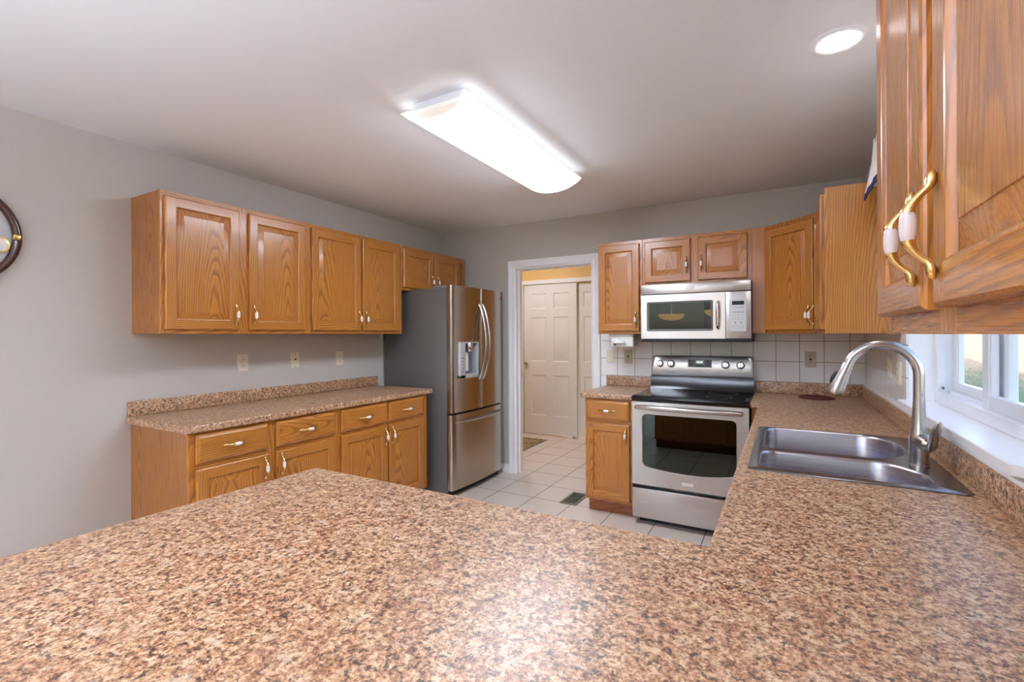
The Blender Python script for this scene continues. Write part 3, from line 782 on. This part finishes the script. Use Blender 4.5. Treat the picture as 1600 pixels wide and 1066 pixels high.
b.tube([e + dn * 0.035 + o1 * 0.0165, e + dn * 0.045 + o1 * 0.0215, e + dn * 0.062 + o1 * 0.0235, e + dn * 0.078 + o1 * 0.0225, e + dn * 0.085 + o1 * 0.021], [0.003, 0.006, 0.007, 0.006, 0.003], 10)
lab(b.build('spray_button', 'blackm', sh), 'black spray button')
b = B(); hb = Vector((0.35, -0.94, 0)).normalized()
b.tube([Vector((0, 0, 0.085)), hb * 0.026 + Vector((0, 0, 0.083)), hb * 0.05 + Vector((0, 0, 0.079)), hb * 0.058 + Vector((0, 0, 0.078))], [0.026, 0.027, 0.025, 0.016], 18)
b.build('handle_hub', 'nickel', t)
b = B()
b.tube([hb * 0.048 + Vector((0, 0, 0.056)), hb * 0.054 + Vector((0, 0, 0.066)), hb * 0.063 + Vector((0, 0, 0.086)), hb * 0.072 + Vector((0, 0, 0.110)), hb * 0.083 + Vector((0, 0, 0.136)), hb * 0.092 + Vector((0, 0, 0.154)), hb * 0.096 + Vector((0, 0, 0.161))],
       [0.004, 0.0105, 0.0135, 0.0145, 0.0140, 0.0095, 0.003], 16, flat=0.5)
b.build('lever', 'nickel', t)

# ------------------------------------------------------------------ refrigerator
FW = 0.834
t = thing('refrigerator', 'stainless french-door refrigerator with a water dispenser, beside the doorway', 'refrigerator', (0.03, -0.890, 0), LW)
b = B(); b.box(0, FW, -0.70, 0, 0.02, 1.757, bev=0.006); b.build('case', 'fside', t)
b = B(); b.box(0.02, FW - 0.02, -0.705, -0.06, 0.0, 0.055); b.build('base_grille', 'blackm', t)
for x0, x1 in ((0.01, 0.15), (FW - 0.15, FW - 0.01)):
    b = B(); b.box(x0, x1, -0.745, -0.55, 1.757, 1.777, bev=0.005); b.build('hinge_cover', 'greyp', t)
yf = lambda x: -(0.752 + 0.022 * (1 - (2 * x / FW - 1) ** 2))
def curved_panel(x0, x1, z0, z1, yb, hole=None, nx=12):
    b = B(); xs = [x0 + (x1 - x0) * i / nx for i in range(nx + 1)]
    zs = [z0, z1]
    if hole:
        xs = sorted(set([x for x in xs if not any(abs(x - h) < 0.015 for h in hole[:2])] + [hole[0], hole[1]])); zs = [z0, hole[2], hole[3], z1]
    rd = lambda x: min(0.012, max(0.0, 0.012 - min(x - x0, x1 - x))) ** 2 / 0.012
    xx = sorted(set(xs + [x0 + 0.004, x0 + 0.008, x1 - 0.004, x1 - 0.008, x0 + 0.012, x1 - 0.012]))
    f = lambda x: yf(x) + rd(x)
    for i in range(len(xx) - 1):
        for j in range(len(zs) - 1):
            if hole and hole[0] - 1e-6 <= xx[i] and xx[i + 1] <= hole[1] + 1e-6 and j == 1: continue
            b.face([(xx[i], f(xx[i]), zs[j]), (xx[i + 1], f(xx[i + 1]), zs[j]), (xx[i + 1], f(xx[i + 1]), zs[j + 1]), (xx[i], f(xx[i]), zs[j + 1])])
        for z in (z0, z1):
            b.face([(xx[i], f(xx[i]), z), (xx[i + 1], f(xx[i + 1]), z), (xx[i + 1], yb, z), (xx[i], yb, z)])
        b.face([(xx[i], yb, z0), (xx[i + 1], yb, z0), (xx[i + 1], yb, z1), (xx[i], yb, z1)])
    for x in (x0, x1): 
        b.face([(x, f(x), z0), (x, yb, z0), (x, yb, z1), (x, f(x), z1)])
    if hole:
        hx0, hx1, hz0, hz1 = hole; yi = -0.712
        for x in (hx0, hx1): b.face([(x, f(x), hz0), (x, yi, hz0), (x, yi, hz1), (x, f(x), hz1)])
    return b
DH = (0.085, 0.375, 0.985, 1.30)
dl = curved_panel(0.0, FW / 2 - 0.003, 0.706, 1.777, -0.706, DH).build('door', 'steelf', t, smooth=40)
dr_ = curved_panel(FW / 2 + 0.003, FW, 0.706, 1.777, -0.706).build('door', 'steelf', t, smooth=40)
fz = curved_panel(0.0, FW, 0.06, 0.690, -0.706).build('freezer_drawer', 'steelf', t, smooth=40)
# bowed door handles
def bow(b, p0, p1, out, n=14, r=0.013):
    p0, p1 = Vector(p0), Vector(p1); pts = []
    for k in range(n + 1):
        u = k / n; w = math.sin(PI * u) ** 0.75
        pts.append(p0.lerp(p1, u) + Vector(out) * w)
    b.tube(pts, r, 12, flat=0.75)
for parent, x in ((dl, FW / 2 - 0.030), (dr_, FW / 2 + 0.030)):
    b = B(); bow(b, (x, yf(x) + 0.004, 0.965), (x, yf(x) + 0.004, 1.635), (0, -0.075, 0)); b.build('handle', 'nickel', parent)
b = B(); n = 14; pts = []
for k in range(n + 1):
    x = 0.05 + (FW - 0.10) * k / n; w = math.sin(PI * k / n) ** 0.5; pts.append((x, yf(x) + 0.003 - 0.045 * w, 0.628))
b.tube(pts, 0.016, 12, flat=0.6); b.build('handle', 'nickel', fz)
b = B(); b.lathe([(0.0125, 0.0), (0.0125, -0.0015), (0.0005, -0.0016)], (FW - 0.045, yf(FW - 0.045) + 0.0005, 1.715), 'Y', 18); lab(b.build('badge', 'red', dr_), 'small red round badge')
# water dispenser in the left door
hx0, hx1, hz0, hz1 = DH; yo = yf(0.23) - 0.006
b = B()
b.box(hx0, hx0 + 0.085, -0.71, yo, hz0, hz1, 0, 0.006)                       # control column
b.box(hx1 - 0.02, hx1, -0.71, yo, hz0, hz1, 0, 0.005); b.box(hx0, hx1, -0.71, yo, hz1 - 0.012, hz1, 0, 0.004); b.box(hx0, hx1, -0.71, yo, hz0, hz0 + 0.035, 0, 0.006)
b.box(hx0, hx1, -0.714, -0.71, hz0, hz1, 1)
dsp = b.build('water_dispenser', ['silverp', 'greyp'], dl)
b = B(); b.lathe([(0.030, hz1 - 0.012), (0.033, hz1 - 0.02), (0.033, hz1 - 0.075), (0.026, hz1 - 0.085), (0.012, hz1 - 0.09)], (hx0 + 0.165, -0.755, 0), 'Z', 20); b.build('nozzle', 'chrome', dsp)
b = B(); b.box(hx0 + 0.148, hx0 + 0.182, -0.735, -0.725, hz0 + 0.06, hz1 - 0.09, bev=0.004); b.build('paddle', 'whitep', dsp)
for k in range(5):
    B().box(hx0 + 0.03, hx0 + 0.052, yo - 0.0012, yo + 0.001, hz0 + 0.06 + k * 0.028, hz0 + 0.068 + k * 0.028).build('button', 'greyp', dsp)

# ------------------------------------------------------------------ range
RX = 2.2225
t = thing('range', 'stainless electric range with a black glass cooktop, below the microwave', 'range', (RX, -0.01, 0))
RWd = 0.755
b = B(); b.box(0, RWd, -0.61, -0.02, 0.05, 0.895); b.box(0.03, RWd - 0.03, -0.57, -0.05, 0.0, 0.05); b.build('body', 'black', t)
b = B()
b.box(-0.002, RWd + 0.002, -0.665, -0.06, 0.880, 0.915, 0, 0.006)
b.box(0.0, RWd, -0.655, -0.09, 0.914, 0.919, 0, 0.004)
b.box(0.028, RWd - 0.028, -0.63, -0.10, 0.9185, 0.920, 1, 0.0)
ct = b.build('cooktop', ['black', 'bglass'], t)
for (x, y, r) in ((0.20, -0.49, 0.10), (0.56, -0.49, 0.085), (0.20, -0.24, 0.075), (0.56, -0.24, 0.10)):
    b = B(); L = lambda rr: [(x + rr * math.cos(2 * PI * k / 36), y + rr * math.sin(2 * PI * k / 36), 0.9204) for k in range(36)]
    b.loft([L(r), L(r - 0.003)]); b.build('burner_ring', 'greyp', ct)
# oven door with a bowed window
b = B(); dz0, dz1, yd = 0.288, 0.878, -0.655
outl = rrect(0.0, RWd, dz0, dz1, 0.004, 2)
wl_ = []
n = 10
wt = rrect(0.072, RWd - 0.072, 0.40, 0.792, 0.03, 5)
for x, z in wt:
    if z < 0.5:
        u = (x - RWd / 2) / (RWd / 2 - 0.072); z = z - 0.0 if False else 0.425 - 0.035 * (1 - u * u) + (z - 0.40 if z > 0.401 else 0)
    wl_.append((x, z))
low = [(0.072 + 0.03 + (RWd - 0.204) * k / 12, 0.425 - 0.035 * (1 - ((0.072 + 0.03 + (RWd - 0.204) * k / 12 - RWd / 2) / (RWd / 2 - 0.072)) ** 2)) for k in range(1, 12)]
ia = [i for i, (x, z) in enumerate(wt) if abs(z - 0.40) < 1e-6]
wl_ = wl_[:ia[0] + 1] + low + wl_[ia[0] + 1:]
inn = shrink(wl_, 0.0)
b.fill([[(x, yd, z) for x, z in outl], [(x, yd, z) for x, z in wl_]])
b.loft([[(x, yd, z) for x, z in outl], [(x, -0.612, z) for x, z in outl]], caps=(False, False))
b.loft([[(x, yd, z) for x, z in wl_], [(x, yd + 0.008, z) for x, z in shrink(wl_, 0.006)]])
od = b.build('oven_door', 'steel', t, smooth=30)
b = B(); b.fill([[(x, yd + 0.007, z) for x, z in wl_]]); b.build('oven_window', 'opane', od)
b = B(); b.box(0.06, RWd - 0.06, -0.6125, -0.611, 0.37, 0.80); b.build('oven_liner', 'dark', od)
b = B()
for z in (0.50, 0.62):
    b.tube([(0.10, -0.62, z), (RWd - 0.10, -0.62, z)], 0.003, 8); b.tube([(0.10, -0.630, z + 0.012), (RWd - 0.10, -0.630, z + 0.012)], 0.0025, 8)
b.build('rack', 'chrome', od)
b = B(); b.tube([(0.035, -0.705, 0.845), (0.045, -0.707, 0.845), (RWd / 2, -0.712, 0.845), (RWd - 0.045, -0.707, 0.845), (RWd - 0.035, -0.705, 0.845)], [0.013, 0.0165, 0.0165, 0.0165, 0.013], 16)
for x in (0.055, RWd - 0.055): b.box(x - 0.014, x + 0.014, -0.70, yd, 0.832, 0.858, 0, 0.004)
b.build('handle', 'nickel', od)
b = B(); b.box(0.338, 0.418, yd - 0.002, yd, 0.318, 0.345, 0, 0.002); b.text('MAYTAG', 0.018, Matrix.Translation((0.378, yd - 0.0022, 0.3315)) @ Matrix.Rotation(PI / 2, 4, 'X'), 0.0003, 1)
b.build('badge', ['blackm', 'whitep'], od)
b = B(); b.box(0, RWd, -0.655, -0.612, 0.052, 0.262, bev=0.004); b.build('storage_drawer', 'steel', t)
# back guard: black riser and slanting steel control panel
b = B()
side = [(-0.105, 0.915), (-0.088, 0.955), (-0.080, 1.02), (-0.03, 1.02), (-0.02, 0.915)]
b.loft([[(x, y, z) for y, z in side] for x in (-0.002, RWd + 0.002)], caps=(True, True))
b.build('riser', 'black', t)
b = B()
fr_ = lambda q, z0, z1: [(x, z) for x, z in rrect(q, RWd - q, z0 + q, z1 - q, [0.03, 0.03, 0.004, 0.004])]
sl_ = lambda z: -0.082 + (z - 1.02) * 0.12
b.loft([[(x, -0.02, z) for x, z in fr_(0.0, 1.02, 1.185)], [(x, sl_(z) + 0.012, z) for x, z in fr_(0.0, 1.02, 1.185)], [(x, sl_(z) + 0.004, z) for x, z in fr_(0.003, 1.02, 1.185)], [(x, sl_(z), z) for x, z in fr_(0.008, 1.02, 1.185)]], caps=(True, False))
b.fill([[(x, sl_(z), z) for x, z in fr_(0.008, 1.02, 1.185)]])
cp = b.build('control_panel', 'steel', t, smooth=40)
tilt = math.atan(0.12)
for x in (0.070, 0.158, 0.562, 0.667):
    z = 1.118; b = B()
    b.lathe([(0.030, 0.0), (0.030, -0.003), (0.025, -0.005)], (0, 0, 0), 'Y', 24, 1)
    b.lathe([(0.023, -0.004), (0.022, -0.022), (0.019, -0.026), (0.0005, -0.026)], (0, 0, 0), 'Y', 24, 0)
    b.box(-0.005, 0.005, -0.034, -0.02, -0.021, 0.021, 0, 0.002)
    b.build('knob', ['chrome', 'greyp'], cp, (x, sl_(z) - 0.0003, z), (-tilt, 0, 0))
    b = B()
    for k in range(5):
        a = math.radians(210 + 30 * k); b.box(x + 0.04 * math.cos(a) - 0.002, x + 0.04 * math.cos(a) + 0.002, sl_(1.07) - 0.0008, sl_(1.07) + 0.006, 1.118 + 0.04 * math.sin(a) - 0.0015, 1.118 + 0.04 * math.sin(a) + 0.0015)
    b.build('dial_marking', 'greyp', cp, weld=False)
fm = Matrix.Translation((0.375, sl_(1.125), 1.125)) @ Matrix.Rotation(-tilt, 4, 'X')
b = B(); b.box(-0.088, 0.088, -0.0015, 0.001, -0.030, 0.030, 0, 0.001); b.box(-0.032, 0.030, -0.0022, 0, -0.006, 0.026, 1)
b.text('12:15', 0.020, Matrix.Translation((-0.001, -0.0024, 0.011)) @ Matrix.Rotation(PI / 2, 4, 'X'), 0.0002, 2)
for k in range(3):
    b.box(-0.08, -0.045, -0.002, 0, 0.014 - k * 0.014, 0.019 - k * 0.014, 3); b.box(0.042, 0.078, -0.002, 0, 0.014 - k * 0.014, 0.019 - k * 0.014, 3)
b.box(-0.03, 0.03, -0.002, 0, -0.022, -0.016, 3)
b.bm.transform(fm); b.build('display', ['greyp', 'black', 'led', 'dark'], cp, weld=False)
b = B(); b.text('MAYTAG', 0.011, Matrix.Translation((0.375, sl_(1.065) - 0.0003, 1.065)) @ Matrix.Rotation(PI / 2 - tilt, 4, 'X'), 0.0002)
b.build('lettering', 'greyp', cp, weld=False)

# ------------------------------------------------------------------ microwave
t = thing('microwave', 'stainless over-the-range microwave oven mounted under the short wall cabinet', 'microwave', (2.2235, -0.008, 1.312))
MW, MH, MY = 0.756, 0.4195, -0.392
b = B()
b.box(0, MW, -0.372, 0, 0.0, 0.012); b.box(0, MW, -0.372, 0, MH - 0.03, MH); b.box(0, 0.02, -0.372, 0, 0.012, MH - 0.03)
b.box(0.585, MW, -0.372, 0, 0.012, MH - 0.03); b.box(0.02, 0.585, -0.02, 0, 0.012, MH - 0.03); b.box(-0.004, MW + 0.004, -0.385, -0.02, -0.012, 0.002, bev=0.003)
b.build('body', 'blackm', t)
b = B(); b.box(0, MW, MY, -0.372, 0.348, MH, bev=0.004); vb = b.build('vent_panel', 'steel', t)
b = B(); b.box(0.325, 0.385, MY - 0.0015, MY, 0.372, 0.398, 0, 0.001); b.text('MAYTAG', 0.0125, Matrix.Translation((0.355, MY - 0.0017, 0.385)) @ Matrix.Rotation(PI / 2, 4, 'X'), 0.0003, 1)
b.build('badge', ['greyp', 'whitep'], vb)
dw = 0.592
b = B(); o1 = rrect(0.0, dw, 0.012, 0.343, 0.003, 2); o2 = rrect(0.042, 0.512, 0.068, 0.290, 0.012, 4)
b.fill([[(x, MY, z) for x, z in o1], [(x, MY, z) for x, z in o2]]); b.fill([[(x, -0.373, z) for x, z in o1], [(x, -0.373, z) for x, z in o2]])
b.loft([[(x, MY, z) for x, z in o1], [(x, -0.373, z) for x, z in o1]]); b.loft([[(x, MY, z) for x, z in o2], [(x, -0.373, z) for x, z in o2]])
md = b.build('door', 'steel', t, smooth=30)
b = B(); i2 = rrect(0.060, 0.500, 0.084, 0.276, 0.008, 4); o3 = rrect(0.0425, 0.5115, 0.0685, 0.2895, 0.012, 4)
b.fill([[(x, MY + 0.001, z) for x, z in o3], [(x, MY + 0.003, z) for x, z in i2]]); b.build('window_surround', 'fside', md)
b = B(); b.fill([[(x, MY + 0.0032, z) for x, z in i2]]); b.build('door_window', 'mpane', md)
b = B(); b.tube([(0.545, MY, 0.085), (0.545, MY - 0.018, 0.088), (0.545, MY - 0.034, 0.105), (0.545, MY - 0.038, 0.18), (0.545, MY - 0.034, 0.255), (0.545, MY - 0.018, 0.272), (0.545, MY, 0.275)], [0.010, 0.011, 0.012, 0.0125, 0.012, 0.011, 0.010], 12); b.build('handle', 'chrome', md)
b = B(); b.box(0.021, 0.584, -0.37, -0.021, 0.0125, 0.388, bev=0.0)
for f in b.bm.faces: f.normal_flip()
for f in [f for f in b.bm.faces if f.calc_center_median().y < -0.36]: b.bm.faces.remove(f)
b.build('cavity', 'greyp', t)
b = B(); b.lathe([(0.150, 0.036), (0.160, 0.040), (0.158, 0.044), (0.145, 0.040), (0.0005, 0.039)], (0.30, -0.20, 0), 'Z', 40); b.build('turntable', 'porc', t)
b = B(); b.box(dw + 0.003, MW, MY, -0.373, 0.012, 0.343, bev=0.003)
mc = b.build('control_panel', 'steel', t)
b = B(); kx0, kx1 = 0.618, 0.728
q0 = rrect(kx0, kx1, 0.060, 0.290, 0.014, 5)
b.loft([[(x, MY, z) for x, z in q0], [(x, MY - 0.004, z) for x, z in q0], [(x, MY - 0.006, z) for x, z in shrink(q0, 0.003)]]); b.fill([[(x, MY - 0.006, z) for x, z in shrink(q0, 0.003)]])
ky = MY - 0.0065
b.box(kx0 + 0.018, kx1 - 0.015, ky, ky + 0.001, 0.248, 0.276, 1)
for r_, (z, nn, hh) in enumerate(((0.232, 7, 0.006), (0.216, 3, 0.003), (0.198, 8, 0.006), (0.180, 3, 0.004), (0.158, 6, 0.002), (0.146, 6, 0.002), (0.124, 2, 0.010), (0.100, 4, 0.003), (0.088, 5, 0.003))):
    for k in range(nn):
        x = kx0 + 0.02 + (kx1 - kx0 - 0.035) * (k + 0.5) / nn; wdt = 0.0035 if nn > 3 else 0.004
        b.box(x - wdt, x + wdt, ky, ky + 0.001, z - hh / 2, z + hh / 2, 2)
b.build('keypad', ['silverp', 'dark', 'greyp'], mc, weld=False)

# ------------------------------------------------------------------ small things
def plate(name, label, cat, loc, rz, kind, mat='almond', w=0.071, h=0.115, group=None):
    t = thing(name, label, cat, loc, rz, group)
    b = B(); q = rrect(-w / 2, w / 2, -h / 2, h / 2, 0.004, 3)
    b.loft([[(x, 0.0, z) for x, z in q], [(x, -0.003, z) for x, z in q], [(x, -0.0055, z) for x, z in shrink(q, 0.004)]]); b.fill([[(x, -0.0055, z) for x, z in shrink(q, 0.004)]])
    b.build('cover_plate', mat, t)
    if kind in ('outlet', 'gfci'):
        for s in (1, -1):
            b = B(); cz = 0.0195 * s
            q = rrect(-0.0165, 0.0165, cz - 0.014, cz + 0.014, 0.008, 4) if kind == 'outlet' else rrect(-0.0165, 0.0165, cz - 0.0165, cz + 0.0165, 0.001, 2)
            b.loft([[(x, -0.005, z) for x, z in q], [(x, -0.0075, z) for x, z in q]]); b.fill([[(x, -0.0075, z) for x, z in q]])
            for x, hh in ((-0.006, 0.0045), (0.006, 0.0035)): b.box(x - 0.0013, x + 0.0013, -0.0079, -0.007, cz + 0.002 - hh, cz + 0.002 + hh, 1)
            b.lathe([(0.0026, -0.0079), (0.0005, -0.0079)], (0, 0, cz - 0.009), 'Y', 10, 1)
            b.build('socket', [mat if kind == 'outlet' else 'almondd', 'dark'], t, weld=False)
        if kind == 'gfci':
            b = B(); b.box(-0.006, 0.006, -0.0095, -0.006, -0.007, 0.007, 0, 0.001); b.build('test_button', 'dark', t)
    if kind == 'switch':
        b = B(); b.box(-0.0055, 0.0055, -0.007, -0.004, -0.012, 0.012, 0, 0.001); b.box(-0.004, 0.004, -0.016, -0.005, 0.0, 0.008, 0, 0.001); b.build('toggle', mat, t)
    if kind == 'blank':
        b = B(); b.lathe([(0.006, -0.005), (0.006, -0.010), (0.004, -0.011), (0.0005, -0.011)], (0, 0, 0.004), 'Y', 12, 1)
        b.build('jack', ['vent', 'dark'], t)
        for z in (0.048, -0.048):
            b = B(); b.lathe([(0.0045, -0.0055), (0.004, -0.0072), (0.0005, -0.0075)], (0, 0, z), 'Y', 12, 0); b.build('screw', 'vent', t)
    return t
plate('power_outlet', 'almond duplex outlet on the left wall, nearest the wall clock', 'outlet', (0, -2.176, 1.179), LW, 'outlet')
plate('wall_jack', 'almond cover plate with a jack and two screws on the left wall, between two outlets', 'wall plate', (0, -1.783, 1.179), LW, 'blank')
plate('power_outlet', 'almond duplex outlet on the left wall, nearest the refrigerator', 'outlet', (0, -1.372, 1.172), LW, 'outlet')
plate('light_switch', 'almond toggle switch on the white tiles beside the doorway', 'switch', (1.853, -0.007, 1.166), 0, 'switch')
plate('power_outlet', 'tan outlet with a dark test button on the tiles left of the range', 'outlet', (2.011, -0.007, 1.168), 0, 'gfci', 'almondd')
plate('power_outlet', 'tan outlet with a dark test button on the tiles right of the range', 'outlet', (3.341, -0.007, 1.170), 0, 'gfci', 'almondd')
plate('light_switch', 'almond switch on the tiles beside the window, seen through the faucet arch', 'switch', (RW - 0.007, -0.905, 1.176), -LW, 'switch', w=0.075)
plate('power_outlet', 'almond outlet beside the window jamb, seen through the faucet arch', 'outlet', (RW - 0.007, -1.135, 1.162), -LW, 'outlet', w=0.078)

# under-cabinet appliance left of the microwave
t = thing('can_opener', 'white can opener mounted under the narrow wall cabinet left of the microwave', 'can opener', (2.032, -0.20, 1.362))
b = B(); b.box(-0.10, 0.10, -0.09, 0.09, -0.018, 0.0, 0, 0.004); b.box(-0.088, 0.098, -0.085, 0.085, -0.108, -0.016, 0, 0.012, 3); b.build('housing', 'whitep', t)
b = B(); L = []
for k in range(9):
    a = PI * k / 8; L.append((0.0 - 0.055 * math.cos(a), 0.038 * math.sin(a)))
b.loft([[(x - 0.012, -0.084, z - 0.078) for x, z in L], [(x - 0.012, -0.108, z * 0.9 - 0.078) for x, z in L], [(x * 0.8 - 0.012, -0.118, z * 0.7 - 0.074) for x, z in L]], caps=(True, True)); b.build('lever', 'whitep', t)
b = B(); b.lathe([(0.009, -0.084), (0.009, -0.112), (0.0005, -0.113)], (-0.052, 0, -0.086), 'Y', 12); b.build('cutting_wheel', 'greyp', t)

# trivet
t_ = thing('trivet', 'flat round dark red trivet on the corner of the worktop', 'trivet', (3.365, -0.205, 0.9142))
b = B(); n = 220; pts = []
for k in range(n + 1):
    a = 2 * PI * 9 * k / n; r = 0.006 + 0.098 * k / n; pts.append((r * math.cos(a), r * math.sin(a), 0.0055))
b.tube(pts, 0.0055, 7); b.lathe([(0.10, 0.001), (0.10, 0.004), (0.0005, 0.004)], seg=32); b.build('coil', 'trivet', t_)

# floor vent
t = thing('floor_vent', 'bronze floor register in the tiles before the narrow base cabinet', 'vent', (1.665, -0.395, 0.0))
b = B()
for q in ((-0.072, 0.072, -0.15, -0.125), (-0.072, 0.072, 0.125, 0.15), (-0.072, -0.05, -0.125, 0.125), (0.05, 0.072, -0.125, 0.125)): b.box(q[0], q[1], q[2], q[3], 0.0, 0.006, 0, 0.002)
b.build('frame', 'vent', t)
b = B(); b.box(-0.05, 0.05, -0.125, 0.125, 0.0, 0.001, 1)
for k in range(11): b.box(-0.05, 0.05, -0.125 + k * 0.025, -0.1215 + k * 0.025, 0.001, 0.005, 0)
for x in (-0.017, 0.017): b.box(x - 0.0015, x + 0.0015, -0.125, 0.125, 0.001, 0.005, 0)
b.build('louvre', ['vent', 'dark'], t)

# wall clock, cut by the left edge of the picture
t = thing('wall_clock', 'round mahogany wall clock with a gold clip on the left wall', 'clock', (0, -3.492, 1.828), LW)
b = B(); b.lathe([(0.242, -0.0005), (0.242, -0.022), (0.237, -0.033), (0.226, -0.037), (0.216, -0.034), (0.210, -0.024), (0.208, -0.012)], (0, 0, 0), 'Y', 56, caps=(False, False)); b.build('rim', 'mahog', t, smooth=60)
b = B(); b.lathe([(0.209, -0.0005), (0.209, -0.012), (0.0005, -0.012)], (0, 0, 0), 'Y', 56); b.lathe([(0.12, -0.0125), (0.12, -0.015), (0.115, -0.015), (0.115, -0.0125)], (0, 0, 0.02), 'Y', 40, 1, caps=(False, False)); b.build('dial', ['face', 'gold'], t)
b = B()
for k in range(4):
    a = PI / 2 * k; c, s_ = math.cos(a), math.sin(a); i0 = len(b.bm.verts); b.bm.verts.ensure_lookup_table()
    b.box(0.207, 0.232, -0.042, -0.02, -0.013, 0.013, 0, 0.003); b.bm.verts.ensure_lookup_table()
    for v in b.bm.verts[i0:]: v.co = Vector((v.co.x * c - v.co.z * s_, v.co.y, v.co.x * s_ + v.co.z * c))
b.build('clip', 'gold', t)
for (x, z, r) in ((0.160, -0.040, 0.040), (0.10, 0.075, 0.03), (-0.06, -0.10, 0.04)):
    b = B(); b.lathe([(r, -0.012), (r, -0.02), (r * 0.8, -0.021)], (x, 0, z), 'Y', 26, 1, caps=(False, False))
    b.lathe([(r * 0.8, -0.021), (r * 0.78, -0.016), (r * 0.45, -0.016), (r * 0.42, -0.022), (r * 0.16, -0.022), (r * 0.14, -0.025), (0.0005, -0.025)], (x, 0, z), 'Y', 26, 0, caps=(False, False))
    b.build('gear', ['porc', 'gold'], t)
b = B(); b.box(-0.004, 0.004, -0.028, -0.026, 0.0, 0.10); b.box(-0.07, 0.0, -0.030, -0.028, -0.004, 0.004); b.build('hands', 'dark', t)

# fluorescent ceiling fixture
t = thing('ceiling_light', 'long lit fluorescent fixture with a curved white lens on the ceiling', 'ceiling light', (1.82, -1.75, CH))
LX = 0.61
b = B(); b.box(-0.150, 0.150, -LX, LX, -0.052, 0.0, 0, 0.004); b.build('housing', 'trim', t)
arc = []; n = 16; hw = 0.196
for k in range(n + 1):
    u = -1 + 2 * k / n; arc.append((hw * u, -0.050 - 0.062 * (1 - abs(u) ** 2.4)))
inn = [(x * 0.985, z + 0.004 if abs(x) < hw * 0.97 else z + 0.001) for x, z in arc]
b = B(); lo2 = LX + 0.03
L = arc + inn[::-1]
b.loft([[(x, y, z) for x, z in L] for y in (-lo2, -lo2 + 0.012, lo2 - 0.012, lo2)], 1, caps=(True, True))
for f in b.bm.faces:
    if f.calc_center_median().z < -0.0498 and abs(f.calc_center_median().y) < lo2 - 0.001 and any((Vector((v.co.x, v.co.z)) - Vector(p)).length < 1e-6 for v in f.verts for p in arc[1:-1]): f.material_index = 0
# top flanges back to the housing
b.box(-hw, -0.149, -lo2, lo2, -0.0505, -0.047, 1); b.box(0.149, hw, -lo2, lo2, -0.0505, -0.047, 1); b.box(-hw, hw, -lo2, -LX, -0.0505, -0.047, 2); b.box(-hw, hw, LX, lo2, -0.0505, -0.047, 2)
b.build('lens', ['lens', 'lensedge', 'whitep'], t, smooth=40)
for y in (-lo2 + 0.030, lo2 - 0.033):
    b = B(); q = [(x * 0.97, z + 0.0045) for x, z in arc]
    b.loft([[(x, y + d, z) for x, z in q] for d in (0, 0.003)], caps=(True, True)); b.build('end_cap', 'endcap', t)

# recessed light
t = thing('recessed_light', 'round lit recessed downlight in the ceiling near the large wall cabinet', 'ceiling light', (3.352, -1.935, CH))
b = B(); b.lathe([(0.095, 0.0), (0.095, -0.004), (0.088, -0.007), (0.066, -0.005), (0.062, 0.0)], seg=36, caps=(False, False)); b.build('trim_ring', 'trim', t)
b = B(); b.lathe([(0.064, -0.0045), (0.05, -0.010), (0.03, -0.013), (0.0005, -0.014)], seg=30, caps=(False, False)); b.build('bulb', 'spot', t)
